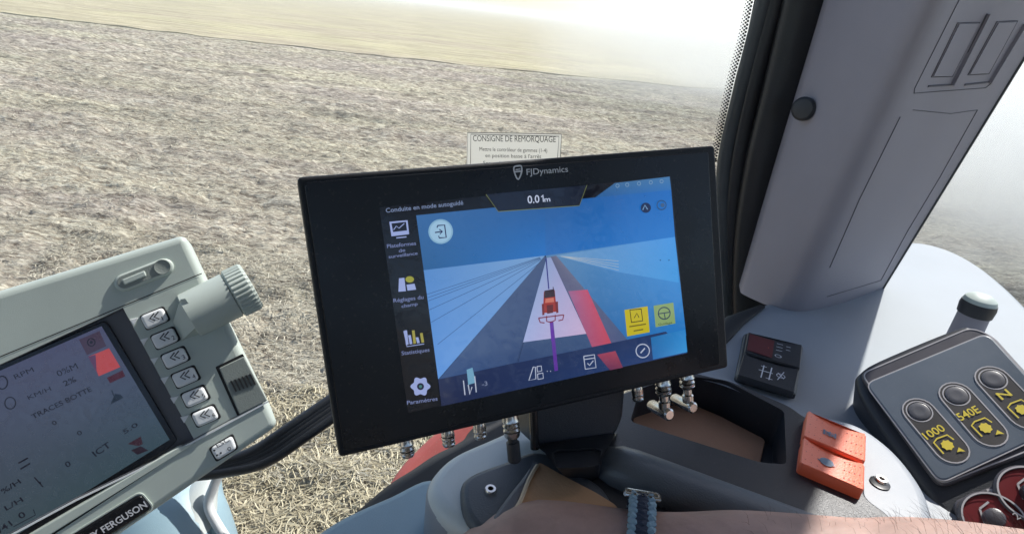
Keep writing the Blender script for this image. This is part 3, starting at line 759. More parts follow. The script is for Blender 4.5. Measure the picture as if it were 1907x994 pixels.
def plate(quad, th=.0013, k=8):
    g0 = []; g1 = []
    for i in range(k + 1):
        for j in range(k + 1):
            a_, c_ = i / k, j / k
            x = quad[0][0] * (1 - a_) * (1 - c_) + quad[1][0] * a_ * (1 - c_) + quad[2][0] * a_ * c_ + quad[3][0] * (1 - a_) * c_
            y = quad[0][1] * (1 - a_) * (1 - c_) + quad[1][1] * a_ * (1 - c_) + quad[2][1] * a_ * c_ + quad[3][1] * (1 - a_) * c_
            h = pface(x, y)
            if h is None: return
            g0.append(h[0]); g1.append(h[0] + h[1] * th)
    N_ = (k + 1) ** 2; q = lambda i, j: i * (k + 1) + j
    b = MB(); fs = [(N_ + q(i, j), N_ + q(i + 1, j), N_ + q(i + 1, j + 1), N_ + q(i, j + 1)) for i in range(k) for j in range(k)]
    rim = [q(i, 0) for i in range(k)] + [q(k, j) for j in range(k)] + [q(i, k) for i in range(k, 0, -1)] + [q(0, j) for j in range(k, 0, -1)]
    fs += [(rim[i], rim[(i + 1) % len(rim)], N_ + rim[(i + 1) % len(rim)], N_ + rim[i]) for i in range(len(rim))]
    b.add(g0 + g1, fs); b.build('embossed_panel', M['pillar'], pil, ang=20)
plate([(1785, 45), (1822, 44), (1772, 141), (1737, 142)]); plate([(1858, 43), (1892, 41), (1840, 136), (1805, 138)])
plate([(1838, 26), (1845, 28), (1779, 160), (1771, 158)], .004); plate([(1906, 45), (1913, 47), (1849, 156), (1841, 153)], .004)
# black plug at the left edge
h = pface(1500, 203) or (CAM + ray(1497, 203) * .9, -ray(1497, 203))
b = MB(); nn = (-ray(1497, 203) + h[1] * .6).normalized(); pl = CAM + ray(1497, 203) * ((h[0] - CAM).length - .007)
b.lathe(pl, nn, [(-.012, .0145), (.002, .0150), (.005, .012), (.006, .006)], 28); b.build('plug', M['black'], pil)

# ------------------------------------------------------------------ black seal strip left of the pillar
seal = thing('window_seal', 'black rubber window seal and frame strip running up beside the pillar', 'window seal', FC.at(1380, 600))
def strip_pts(px, k):   # along strip, dist factor
    return [CAM + ray(x, y) * dd for x, y, dd in px]
def hdist(px, hd):
    r = ray(*px); return CAM + r * (hd / math.hypot(r.x, r.y))
def bar(cl, hd, wpx, nm, m_, seg=20, flat=.5, depth=0):
    pts = smooth([hdist(p, hd[i] if isinstance(hd, list) else hd) for i, p in enumerate(cl)], 6, False)
    d_ = (pts[-1] - pts[-8]).normalized(); pts += [pts[-1] + d_ * .06 * k for k in range(1, 7)]
    n = len(pts); rs = []
    for i in range(n):
        t_ = i / (n - 1); wv = wpx[0] * (1 - t_) + wpx[1] * t_
        rs.append(wv / 2 / FPX * (pts[i] - CAM).length)
    b = MB(); b.tube(pts, rs, seg, flat=flat, up=(.25, -1, 0)); return b.build(nm, m_, seal, ang=60)
bar([(1362, 640), (1352, 560), (1346, 430), (1350, 300), (1382, 160), (1424, 0), (1450, -100)], .90, (24, 30), 'outer_lip', M['rubber2'], flat=.6)
bar([(1375, 640), (1366, 560), (1364, 430), (1376, 300), (1406, 160), (1448, 0), (1474, -100)], .905, (26, 32), 'inner_lip', M['rubber'], flat=.5)
bar([(1405, 620), (1398, 560), (1404, 430), (1426, 300), (1462, 160), (1503, 0), (1530, -100)], .915, (66, 84), 'frame_strip', M['blackgloss'] if False else M['rubber'], flat=.45)
bar([(1412, 600), (1432, 500), (1470, 350), (1508, 200), (1536, 90), (1560, 0), (1590, -100)], .93, (26, 26), 'trim_edge', M['black'], flat=.5)
b = MB(); 
b.tube([FC.at(1320, 640, .0), FC.at(1368, 598, .002), FC.at(1420, 570, .002)], [.016, .012, .004], 18, flat=.4); b.build('foot_seal', M['gap'], seal)

# ------------------------------------------------------------------ glass
G0 = hdist((1352, 300), .925)
FG = Fr(G0, (-.10, -1, .0), (1, 0, 0))
wn = thing('front_window', 'large dusty front pane with black dotted border beside the seal', 'window', (0, G0.y, CAM.z - 1.5))
b = MB(); c0 = FG.loc(1372, 300).x
def gbox(mb, fr, x0, x1, z0, z1, th=.005):
    pl = [Vector((x0, z0)), Vector((x1, z0)), Vector((x1, z1)), Vector((x0, z1))]; mb.ngon(fr, pl, 0)
edge_lo, edge_hi = FG.loc(1350, 560), FG.loc(1420, -100)
b.ngon(FG, [Vector((-1.6, -1.25)), Vector((edge_lo.x, -1.25)), edge_lo, FG.loc(1352, 300), edge_hi, Vector((-1.6, edge_hi.y))], 0)
b.build('pane', M['glass'], wn, smooth_=False)
b = MB()
L_ = [(1334, 300), (1336, 285), (1366, 150), (1385, 80), (1402, 0), (1412, -45)]
Lw = smooth([FG.loc(*p, .001) for p in L_], 12, False)
acc = []; tot = 0
for i in range(len(Lw) - 1): acc.append(tot); tot += (Lw[i + 1] - Lw[i]).length
acc.append(tot); step = .0046; nst = int(tot / step)
for i in range(nst):
    s_ = i * step; j = max(k for k in range(len(acc)) if acc[k] <= s_); j = min(j, len(Lw) - 2)
    d = (Lw[j + 1] - Lw[j]); p = Lw[j] + d.normalized() * (s_ - acc[j]); nn = Vector((-d.y, d.x)).normalized()
    for c_, rr in ((0, .0017), (1, .0015), (2, .0012), (3, .0009)):
        off = c_ * .0026 + .0005; q = p + nn * off + d.normalized() * (step / 2 if c_ % 2 else 0)
        b.ngon(FG, circle(q, rr, 10), -.0005 + .001)
b.line(FG, [q + Vector((.006, -.001)) for q in Lw], .008, .0008)
b.build('dotted_border', M['gap'], wn, smooth_=False)

# right side window
S0, S1 = FC.at(1690, 449, -.02), FC.at(1907, 562, -.02)
dv = (S1 - S0).normalized(); sn = Vector((dv.y, -dv.x, 0)); sn = -sn if sn.x > 0 else sn
FS = Fr(S0 - sn * .03, sn, (0, -1, 0))
sw = thing('side_window', 'clear side pane right of the lilac pillar', 'window', S0 - sn * .03 + Vector((0, 0, -.3)))
b = MB(); b.ngon(FS, [Vector((-.35, -.3)), Vector((.9, -.3)), Vector((.9, .9)), Vector((-.35, .9))], 0); b.build('pane', M['glass'], sw, smooth_=False)

# towing sticker on the front pane
FK = FG.up(.0012)
stp = [FK.loc(*p) for p in [(870, 246), (1046, 249), (1041, 330), (868, 330)]]
b = MB(); b.prism(FK, stp, -.0005, .0003, 0, mat=0)
b.line(FK, FK.P([(876, 330), (877, 250), (1041, 254), (1036, 330)]), .0011, .0006, mat=1)
b.line(FK, FK.P([(869, 330), (871, 247), (1046, 250), (1042, 330)]), .0008, .0006, mat=1)
b.text(FK, 'CONSIGNE DE REMORQUAGE', (881, 263), (1035, 265), 11, .0006, mat=1, bold=.01)
b.text(FK, 'Mettre le contrôleur de gammes (1-4)', (893, 281), (1019, 284), 7, .0006, mat=1)
b.text(FK, 'en position basse à l\'arrêt', (904, 293), (1008, 295), 7, .0006, mat=1)
b.text(FK, 'Serrer le frein de parking', (900, 307), (1008, 309), 7, .0006, mat=1)
o = b.build('instruction_sticker', [M['paper'], M['gap']], smooth_=False); tag(o, 'towing instruction sticker with black French capitals on the front pane above the monitor', 'sticker')

# ------------------------------------------------------------------ outside parts of the tractor
FL = Fr((0, 0, CAM.z - .44), (0, 0, 1))
b = MB(); sp = smooth(FL.P([(560, 1030), (632, 960), (712, 892), (760, 862), (803, 834), (858, 806), (890, 775), (1000, 740), (1120, 730), (1180, 800), (1050, 960), (800, 1100), (600, 1140)]), 4)
b.prism(FL, sp, -.10, 0, .02, seg=4); o = b.build('window_sill', M['gap']); tag(o, 'black lower window sill between the console and the red fender', 'sill')
FN = Fr((0, 0, CAM.z - 1.0), (-.25, -.45, .85))
fe = thing('fender', 'dusty red fender corner seen outside below the monitor', 'fender', FN.at(850, 850) - Vector((0, 0, .1)))
b = MB(); fp_ = smooth(FN.P([(708, 925), (716, 902), (738, 868), (765, 838), (820, 790), (880, 770), (980, 790), (950, 850), (880, 900), (780, 960)]), 4)
b.prism(FN, fp_, -.05, 0, .02, seg=4); b.build('guard', M['fender'], fe)

# ribbed black bar
rb = MB(); path = [(350, 880, .66), (430, 866, .64), (490, 846, .63), (560, 800, .62), (640, 745, .62), (740, 680, .63), (850, 620, .65)]
P0 = smooth([at(*p) for p in path], 6, False)
for k, (off, rr) in enumerate(((-13, .0055), (-6, .0045), (1, .0045), (8, .0045), (14, .005))):
    pts = []; n = len(P0)
    for i, p in enumerate(P0):
        t_ = (P0[min(i + 1, n - 1)] - P0[max(i - 1, 0)]).normalized(); side = t_.cross((p - CAM).normalized()).normalized()
        taper = .35 + .65 * min(1, i / 14)
        pts.append(p + side * (off * .00058 * taper))
    rb.tube(pts, rr, 12)
o = rb.build('ribbed_hose', M['black']); tag(o, 'thick black ribbed bar passing behind the pale terminal and the monitor', 'bar')

# ------------------------------------------------------------------ left terminal
nT = Vector((.425, -.794, .434)).normalized(); FTm = Fr(at(379, 507, .50), nT, (.757, .575, .311))
tm = thing('vehicle_terminal', 'pale green grey tractor terminal with six white side keys and lit display', 'terminal', at(300, 990, .47))
face = rnd(FTm.P([(-330, 640), (344, 436), (388, 530), (424, 597), (519, 793), (150, 1046), (-330, 1400)]), [.01, .006, .001, .001, .006, .01, .01], 6)
face = inset(face if area(face) > 0 else face[::-1], -.0)
b = MB()
disp_px = [(-160, 757), (190, 604), (321, 818), (-100, 1078)]
rec_px = [(-160, 752), (229, 573), (364, 822), (-60, 1100)]
rec = FTm.P(rec_px)
b.prism(FTm, face, -.055, 0, .0055, holes=[rec], seg=5); b.build('housing', M['beige'], tm)
fd = FTm.up(-.006)
b = MB(); r2 = [fd.loc(*p) for p in [(-160, 765), (226, 588), (352, 822), (-60, 1080)]]
# sloping recess walls and floor
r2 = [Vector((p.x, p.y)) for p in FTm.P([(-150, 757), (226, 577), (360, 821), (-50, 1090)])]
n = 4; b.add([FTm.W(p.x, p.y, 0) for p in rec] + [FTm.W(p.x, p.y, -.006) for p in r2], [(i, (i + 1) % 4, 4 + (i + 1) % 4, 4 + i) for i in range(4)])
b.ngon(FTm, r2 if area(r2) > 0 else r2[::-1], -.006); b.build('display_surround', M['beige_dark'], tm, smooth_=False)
# lit bevel under the display
b = MB(); bv = FTm.P([(318, 838), (366, 822), (498, 744), (500, 749), (-40, 1072), (-60, 1060)])
b.prism(FTm, FTm.P([(330, 832), (364, 823), (-60, 1092), (-60, 1062)]), -.004, .0012, .001); b.build('lower_bevel', M['beige'], tm)
fq = FTm.up(-.004)
b = MB(); dq = fq.P(disp_px); b.prism(fq, rnd(fq.P([(-170, 752), (194, 597), (204, 606), (330, 818), (318, 832), (-100, 1092)]), .0015), -.002, .001, .0006); dfr = b.build('display_frame', M['blackgloss'], tm)
b = MB(); F8 = fq.up(.0012)
def cpoly(mb, fr, px, cols, h=0, mat=0, sub=1):
    pts = fr.P(px, h)
    cl = [lin(*c) for c in cols] if isinstance(cols, list) else [lin(*cols)] * len(pts)
    if len(pts) == 4 and isinstance(cols, list):
        K = 12; vs_ = []; cc = []
        for i in range(K + 1):
            for j in range(K + 1):
                s_, t_ = i / K, j / K; w4 = [(1 - s_) * (1 - t_), s_ * (1 - t_), s_ * t_, (1 - s_) * t_]
                p = sum((pts[k] * w4[k] for k in range(4)), Vector((0, 0))); vs_.append(fr.W(p.x, p.y, h)); cc.append(tuple(sum(cl[k][q] * w4[k] for k in range(4)) for q in range(3)))
        mb.add(vs_, [(i * (K + 1) + j, (i + 1) * (K + 1) + j, (i + 1) * (K + 1) + j + 1, i * (K + 1) + j + 1) for i in range(K) for j in range(K)], mat, cc)
    else: mb.ngon(fr, pts, h, mat, col=cl)
def cline(mb, fr, px, wpx, col, h=0, closed=False):
    pts = fr.P(px, h); x, y = px[0]; wd = (fr.loc(x + .7, y + .7, h) - fr.loc(x, y, h)).length * wpx
    mb.line(fr, pts, wd, h, col=lin(*col), closed=closed)
def pcirc(x, y, r, n=20, r2=None): return [(x + r * math.cos(2 * math.pi * k / n), y + (r2 or r) * math.sin(2 * math.pi * k / n)) for k in range(n)]
L = .00012
cpoly(b, F8, [(-160, 760), (189, 607), (316, 818), (-100, 1077)], [(78, 84, 108), (84, 88, 120), (62, 84, 96), (70, 86, 92)])
cpoly(b, F8, [(147, 632), (185, 616), (198, 644), (162, 661)], (72, 58, 78), L)
cpoly(b, F8, [(164, 664), (203, 648), (224, 683), (184, 700)], (196, 80, 84), L)
cpoly(b, F8, [(164, 664), (178, 660), (180, 690), (183, 698)], (96, 66, 100), 2 * L)
cpoly(b, F8, [(199, 703), (228, 689), (233, 700), (205, 713)], (78, 34, 50), L)
dk = (24, 26, 40)
cline(b, F8, pcirc(170, 637, 7, 14), 2.0, dk, 2 * L, True); b.ngon(F8, F8.P(pcirc(170, 637, 3, 10)), 2 * L, col=lin(*dk))
cline(b, F8, pcirc(4, 712, 10, 18, 12), 2.4, dk, L, True); cline(b, F8, pcirc(19, 750, 10, 18, 11), 2.0, dk, L, True)
T = lambda s_, a, bb, h_, c_=dk: b.text(F8, s_, a, bb, h_, 2 * L, col=lin(*c_), bold=.012)
T('RPM', (29, 706), (64, 691), 9); T('0%M', (109, 701), (146, 685), 11); T('KM/H', (54, 744), (96, 726), 8); T('2%', (121, 719), (143, 709), 10)
T('TRACES BOTTE', (62, 780), (172, 727), 9); T('0', (124, 870), (133, 866), 10); T('5.0', (232, 808), (258, 792), 8); T('ICT', (178, 850), (208, 830), 11)
T('%/H', (6, 919), (40, 898), 9); T('L/H', (12, 950), (44, 932), 9); T('0', (146, 811), (154, 807), 8); T('0', (100, 792), (107, 788), 8); T('/41', (0, 992), (24, 977), 11); T('0', (38, 966), (49, 960), 11)
cline(b, F8, [(34, 862), (52, 852)], 3, dk, 2 * L); cline(b, F8, [(38, 873), (56, 862)], 3, dk, 2 * L); cline(b, F8, [(64, 888), (80, 906), (74, 896)], 2, dk, 2 * L)
cpoly(b, F8, [(206, 752), (230, 740), (224, 734), (214, 733)], (34, 46, 62), 2 * L); cline(b, F8, [(208, 726), (214, 742)], 1.6, (34, 46, 62), 2 * L)
cpoly(b, F8, [(238, 826), (262, 812), (266, 826), (258, 830)], (60, 34, 46), 2 * L); cpoly(b, F8, [(244, 838), (262, 830), (276, 838), (256, 846)], (44, 32, 44), 2 * L)
cline(b, F8, [(25, 980), (66, 958), (62, 948)], 1.5, dk, 2 * L)
b.build('display', M['scr2'], tm, smooth_=False)
# seams
def fline(fr, px, wd, m_, nm, par, h=.0001, th=.0, closed=False):
    b = MB(); b.line(fr, fr.P(px), wd, h, closed=closed, th=th); return b.build(nm, m_, par, smooth_=False)
fline(FTm, [(-160, 729), (0, 664), (376, 509)], .0007, M['gap'], 'upper_seam', tm, .0003)
fline(FTm, [(-100, 1055), (140, 927), (300, 850), (497, 744)], .0007, M['beige_dark'], 'lower_seam', tm, .0003)
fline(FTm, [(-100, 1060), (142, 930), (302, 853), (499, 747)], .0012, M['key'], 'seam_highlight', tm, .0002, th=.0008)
# memory slot
ss = stadium(FTm.loc(232, 526), FTm.loc(306, 497), .0062, 10)
b = MB(); b.prism(FTm, ss, 0, .0022, .0018); sl = b.build('slot_rim', M['beige'], tm)
b = MB(); b.prism(FTm, stadium(FTm.loc(233, 525), FTm.loc(304, 497), .0046, 10), 0, .0024, .0002); b.build('slot_floor', M['beige_flap'], sl)
b = MB(); b.prism(FTm, rnd(FTm.P([(228, 521), (270, 504), (274, 514), (233, 531)]), .001), .002, .0038, .0008); b.build('slot_slider', M['beige'], sl)
b = MB(); c = FTm.loc(303, 497); b.lathe(FTm.W(c.x, c.y, .0023), FTm.n, [(0, .0054), (.0008, .0052), (.0003, .0036)], 20); b.build('slot_screw', M['beige_flap'], sl)
# six keys
kc = [(288, 592), (307, 629), (326, 665), (345, 701), (363, 737), (382, 773)]
for i, (x, y) in enumerate(kc):
    s_ = 1 - i * .006
    q = [(x - 27 * s_, y - 3 * s_), (x + 15 * s_, y - 20 * s_), (x + 27 * s_, y + 4 * s_), (x - 14 * s_, y + 22 * s_)]
    b = MB(); hp = rnd(FTm.P([(x - 29, y - 4), (x + 17, y - 23), (x + 31, y + 4), (x - 15, y + 24)]), .002); b.prism(FTm, hp, 0, .0006, .0003); b.build('key_shade', M['gap'], tm)  # dark plate standing in for the shade beside each key
    b = MB(); b.prism(FTm, rnd(FTm.P(q), .0028), 0, .0042, .0018); ky = b.build('key', M['key'], tm); ky['label'] = 'white key marked with double arrows and %d' % (i + 1)
    fk = FTm.up(.0044); b = MB()
    b.line(fk, fk.P([(x - 1, y - 9), (x - 9, y + 1), (x + 1, y + 5)]), .0009, 0); b.line(fk, fk.P([(x + 7, y - 12), (x - 1, y - 2), (x + 9, y + 2)]), .0009, 0)
    b.text(fk, str(i + 1), (x + 15, y + 4), ((x + 20, y + 2) if i else (x + 16.5, y + 3.4)), 8, 0); b.build('key_print', M['ink'], ky, smooth_=False)
    b = MB(); b.prism(FTm, FTm.P([(x - 46, y + 3), (x - 30, y - 1), (x - 39, y + 14)]), 0, .0012, .0004); b.build('key_pointer', M['key'], tm)
q = [(392, 833), (432, 810), (441, 833), (404, 855)]
b = MB(); b.prism(FTm, rnd(FTm.P([(388, 834), (434, 806), (445, 834), (403, 860)]), .002), 0, .0006, .0003); b.build('key_shade', M['gap'], tm)  # same painted shade round the ESC key
b = MB(); b.prism(FTm, rnd(FTm.P(q), .0028), 0, .0042, .0018); ky = b.build('key', M['key'], tm); ky['label'] = 'white ESC key below the flap'
fk = FTm.up(.0044); b = MB(); b.text(fk, 'ESC', (405, 833), (428, 820), 8, 0); b.line(fk, fk.P(pcirc(427, 835, 3, 12)), .0005, 0, closed=True)
for x, y in ((399, 838), (404, 847), (411, 843)): b.ngon(fk, circle(fk.loc(x, y), .0008, 8), 0)
b.build('key_print', M['ink'], ky, smooth_=False)
# side flap
b = MB(); b.prism(FTm, rnd(FTm.P([(401, 683), (452, 658), (497, 745), (442, 774)]), .001), 0, .0004, .0002); b.build('flap_gap', M['gap'], tm)
b = MB(); b.prism(FTm, rnd(FTm.P([(408, 685), (454, 663), (498, 745), (446, 771)]), .001), 0, .0014, .0008); fpz = b.build('flap', M['beige_flap'], tm)
b = MB()
for k in range(6):
    x, y = 430 + k * 7, 714 - k * 2.6; b.line(FTm.up(.0014), FTm.P([(x, y - 6), (x + 10, y + 14)]), .0012, 0, th=.0007)
b.build('flap_ribs', M['gap'], fpz, smooth_=False)
# badge
b = MB(); b.prism(FTm, rnd(FTm.P([(100, 1015), (262, 918), (284, 944), (120, 1048)]), .004, 6), 0, .0022, .001); bd = b.build('badge', M['blackgloss'], tm)
fk = FTm.up(.0024); b = MB(); b.text(fk, 'MASSEY FERGUSON', (128, 1031), (275, 942), 12, 0, bold=.02); b.build('badge_lettering', M['white_ink'], bd, smooth_=False)
b = MB(); bb_ = rnd(FTm.P([(96, 1016), (262, 914), (288, 945), (118, 1054)]), .004, 6); b.line(FTm, bb_, .0009, 0, closed=True, th=.0012); b.build('badge_rim', M['beige'], bd, smooth_=False)
# rotary knob at the right end
ax = (FTm.u * .985 - FTm.v * -.02 + FTm.n * .0).normalized()
o0 = FTm.at(352, 588, .002); o1 = FTm.at(434, 548, .002); ax = (o1 - o0); LL = ax.length; ax.normalize()
b = MB(); b.lathe(o0, ax, [(0, .0165), (.0005, .0172), (LL - .001, .0180)], 36); b.build('knob_barrel', M['beige'], tm)
wv = [FTm.at(336, 557, .0165), FTm.at(366, 608, .0150), FTm.at(376, 600, .016), FTm.at(345, 556, .0175), FTm.at(322, 600, 0), FTm.at(338, 634, 0), FTm.at(378, 618, 0), FTm.at(350, 560, 0)]
b = MB(); b.add(wv, [(0, 1, 5, 4), (0, 3, 2, 1), (1, 2, 6, 5), (3, 0, 4, 7)]); b.build('knob_ramp', M['beige'], tm, smooth_=False)
b = MB(); b.lathe(o1, ax, [(-.001, .0165), (0, .0178), (.001, .0193, 1), (.0125, .0193, 1), (.0145, .0178), (.015, .010)], 132, ribs=1, ribd=.0009); b.build('rotary_knob', M['beige'], tm, ang=25)

# column cover below the terminal
mtc = thing('column_cover', 'smooth blue grey curved cover below the pale terminal', 'cover', at(330, 1050, .6))
b = MB(); b.tube(smooth([at(330, 850, .74), at(318, 930, .73), at(318, 1000, .72), at(325, 1100, .72)], 6, False), [.040 + .0014 * i for i in range(19)], 40); b.build('tube', M['body'], mtc, ang=60)
b = MB(); b.tube(smooth([at(414, 872, .66), at(398, 905, .665), at(388, 940, .67), at(404, 975, .67), at(440, 1030, .67)], 6, False), .0045, 12); b.build('bead', M['key'], mtc)
b = MB(); b.tube(smooth([at(395, 885, .69), at(372, 930, .69), at(356, 1000, .69), at(350, 1080, .69)], 6, False), [.008 + .0014 * i for i in range(19)], 20); b.build('fold', M['pod'], mtc)

# ------------------------------------------------------------------ guidance monitor
SC = .27
# pose solved from the four corners of the housing
ma = Vector((.91086, .40289, .08949)); mb_ = Vector((.12886, -.15243, -.54466)); mt0 = Vector((-.43833, 1.11024, -.34095))
FMn = mb_.cross(ma).normalized() * 1.0
if FMn.y > 0: FMn = -FMn
FM = Fr(CAM + (mt0 + ma * .5 + mb_ * .5) * SC, FMn, ma)
mo = thing('guidance_monitor', 'black guidance monitor with a blue field display, connectors below it', 'monitor', FM.at(1080, 870, -.03))
b = MB(); hp = rnd(FM.P([(553, 330), (1332, 271), (1357, 684), (632, 852)]), .0028, 5)
b.prism(FM, hp, -.028, 0, .0018, bottom=True); b.build('housing', M['monitor'], mo)
b = MB(); gp = rnd(FM.P([(566, 340), (1318, 283), (1340, 678), (641, 839)]), .002, 4); b.prism(FM, gp, -.001, .0007, .0005); b.build('front_glass', mat('black_front_film', (.006, .008, .012), .3, vary=.1, spec=.35, dust=.06, rvary=.12), mo)
F9 = FM.up(.0009); L = .00010
b = MB()
cpoly(b, F9, [(706, 386), (1249, 328), (1281, 657), (760, 768)], [(5, 7, 14), (8, 12, 24), (8, 12, 24), (6, 8, 16)])
cpoly(b, F9, [(775, 401), (1015, 377), (1016, 476), (789, 503)], [(56, 104, 160), (36, 88, 150), (30, 110, 190), (40, 92, 145)], L)
cpoly(b, F9, [(1015, 377), (1250, 354), (1257, 441), (1016, 476)], [(36, 88, 150), (26, 104, 186), (36, 118, 200), (40, 105, 180)], L)  # brighter to the right: a reflection painted into the display sky
cpoly(b, F9, [(1145, 341), (1247, 329), (1250, 354), (1108, 368)], [(58, 104, 150), (66, 118, 168), (44, 110, 180), (36, 90, 150)], L)
cpoly(b, F9, [(789, 503), (1014, 476), (1014, 478), (816, 706)], [(84, 136, 200), (120, 160, 205), (110, 150, 200), (96, 150, 220)], L)
cpoly(b, F9, [(1016, 476), (1257, 441), (1278, 625), (1100, 660)], [(90, 130, 170), (66, 146, 218), (34, 116, 190), (44, 100, 160)], 2 * L)
cpoly(b, F9, [(1035, 476), (1257, 441), (1264, 526), (1150, 506)], [(110, 150, 190), (70, 150, 225), (62, 150, 220), (90, 150, 210)], 3 * L)
cpoly(b, F9, [(1014, 477), (1018, 480), (962, 675), (817, 706)], [(70, 86, 120), (66, 84, 124), (54, 76, 118), (58, 84, 130)], 3 * L)
cpoly(b, F9, [(1018, 479), (1027, 479), (1113, 655), (958, 690)], [(58, 84, 120), (60, 84, 122), (60, 84, 124), (54, 74, 116)], 4 * L)
cpoly(b, F9, [(1025, 478), (1036, 476), (1175, 640), (1112, 655)], [(88, 92, 120), (110, 110, 135), (70, 90, 130), (96, 92, 130)], 5 * L)
cpoly(b, F9, [(1058, 542), (1094, 539), (1148, 660), (1112, 668)], [(150, 96, 140), (190, 84, 112), (190, 74, 92), (170, 80, 110)], 6 * L)  # pink red reflection painted into the display colours
cpoly(b, F9, [(1018, 480), (1026, 479), (1092, 621), (974, 637)], [(140, 160, 200), (140, 155, 200), (196, 170, 205), (160, 172, 218)], 6 * L)
for p in ([(795, 548), (1006, 479)], [(797, 554), (1006, 480)], [(798, 560), (1007, 481)], [(799, 577), (1007, 482)], [(803, 600), (1008, 483)], [(815, 641), (1010, 485)]): cline(b, F9, p, .8, (52, 78, 120), 5 * L)
for y in (486, 492, 497, 503): cline(b, F9, [(1044, 477), (1152, y)], .8, (170, 180, 190), 5 * L)
cline(b, F9, [(975, 637), (964, 676)], 1.0, (30, 46, 80), 7 * L)
cpoly(b, F9, [(816, 706), (1240, 617), (1280, 657), (822, 756)], [(34, 46, 82), (38, 56, 98), (38, 66, 118), (30, 38, 70)], 8 * L)
cpoly(b, F9, [(1212, 628), (1276, 613), (1280, 655), (1216, 669)], [(40, 110, 170), (44, 130, 200), (60, 150, 215), (50, 110, 175)], 9 * L)
cpoly(b, F9, [(1112, 660), (1146, 653), (1160, 684), (1136, 689)], [(150, 66, 92), (160, 70, 92), (120, 54, 80), (96, 50, 84)], 9 * L)  # lower end of the painted red reflection, over the bar
# straight guide line, little tractor and implement
cline(b, F9, [(1017, 481), (1022, 538)], 2.2, (32, 34, 120), 9 * L); cline(b, F9, [(1027, 598), (1036, 690)], 7, (92, 52, 150), 9 * L); cline(b, F9, [(1026, 598), (1029, 634)], 5, (96, 46, 160), 10 * L)
cpoly(b, F9, [(1013, 543), (1033, 540), (1037, 580), (1011, 583)], (150, 44, 36), 11 * L)
cpoly(b, F9, [(1014, 541), (1032, 538), (1034, 552), (1013, 555)], (52, 34, 44), 12 * L); cpoly(b, F9, [(1016, 556), (1031, 554), (1032, 562), (1015, 564)], (196, 110, 92), 12 * L)
cpoly(b, F9, [(1018, 568), (1030, 567), (1030, 582), (1019, 584)], (92, 24, 28), 12 * L); cline(b, F9, [(1030, 534), (1031, 544)], 1.5, (50, 30, 40), 12 * L)
cpoly(b, F9, [(1009, 566), (1013, 565), (1014, 586), (1010, 587)], (110, 30, 34), 13 * L); cpoly(b, F9, [(1034, 562), (1039, 561), (1040, 582), (1036, 583)], (110, 30, 34), 13 * L)
for p in ([(1003, 592), (1050, 586)], [(1003, 592), (1006, 600), (1014, 601)], [(1050, 586), (1048, 595), (1040, 597)], [(1018, 588), (1018, 598), (1026, 600), (1034, 596), (1034, 586)]): cline(b, F9, p, 2.0, (120, 40, 60), 13 * L)
# exit button
b.ngon(F9, F9.P(pcirc(820, 431, 23, 30)), 9 * L, col=lin(128, 170, 200)); b.ngon(F9, F9.P(pcirc(820, 431, 20, 30)), 10 * L, col=lin(150, 188, 216))
cline(b, F9, [(814, 424), (815, 420), (828, 419), (831, 442), (818, 443), (817, 439)], 2.4, (30, 34, 76), 11 * L); cline(b, F9, [(810, 433), (823, 431)], 2.2, (30, 34, 76), 11 * L); cline(b, F9, [(818, 427), (824, 431), (819, 436)], 2.0, (30, 34, 76), 11 * L)
# top notch
cpoly(b, F9, [(905, 362), (1093, 345), (1079, 383), (928, 394)], (14, 22, 40), 9 * L)
cline(b, F9, [(905, 362), (928, 394), (1079, 383), (1093, 345)], 1.2, (112, 120, 70), 10 * L)
T = lambda s_, a, bb, h_, c_=(190, 200, 225): b.text(F9, s_, a, bb, h_, 11 * L, col=lin(*c_), bold=.01)
T('0.0', (983, 379), (1005, 377), 14); cline(b, F9, [(1008, 367), (1011, 363), (1012, 376)], 2.0, (190, 200, 225), 11 * L); T('m', (1014, 376), (1025, 375), 9)
T('Conduite en mode autoguidé', (719, 396), (863, 381), 8, (120, 136, 170))
g_ = (116, 128, 172)
T('Plateformes', (721, 462), (775, 456), 7, g_); T('de', (743, 470), (755, 468), 6, g_); T('surveillance', (724, 481), (778, 474), 6, g_)
T('Réglages du', (733, 563), (789, 556), 7, g_); T('champ', (748, 573), (778, 568), 6, g_); T('Statistiques', (748, 661), (800, 654), 7, g_); T('Paramètres', (758, 753), (815, 745), 7, g_)
wh = (150, 164, 214)
cpoly(b, F9, [(725, 413), (759, 410), (762, 436), (729, 440)], wh, L); cpoly(b, F9, [(729, 416), (756, 413), (758, 429), (732, 432)], (14, 18, 34), 2 * L); cline(b, F9, [(733, 428), (738, 421), (743, 425), (753, 416)], 1.6, wh, 3 * L); cline(b, F9, [(738, 443), (757, 441)], 2, wh, L)
cpoly(b, F9, [(743, 518), (753, 517), (756, 542), (742, 543)], wh, L); b.ngon(F9, F9.P(pcirc(763, 520, 8, 18, 6)), L, col=lin(150, 150, 50)); cpoly(b, F9, [(757, 530), (772, 528), (775, 539), (759, 541)], wh, L)
for k, (x, t_, c_) in enumerate(((755, 615, wh), (762, 624, wh), (769, 615, (156, 150, 70)), (776, 628, wh), (784, 620, (156, 150, 70)))): cpoly(b, F9, [(x - 2, t_), (x + 3, t_ - .5), (x + 6, 641 - k), (x + 1, 642 - k)], c_, L)
cline(b, F9, [(752, 616), (758, 645), (790, 640)], 1.6, wh, L)
gear = []
for k in range(48):
    a = 2 * math.pi * k / 48; rr = 16.5 + 2.2 * math.cos(6 * a); gear.append((783 + rr * math.cos(a), 719 + rr * math.sin(a)))
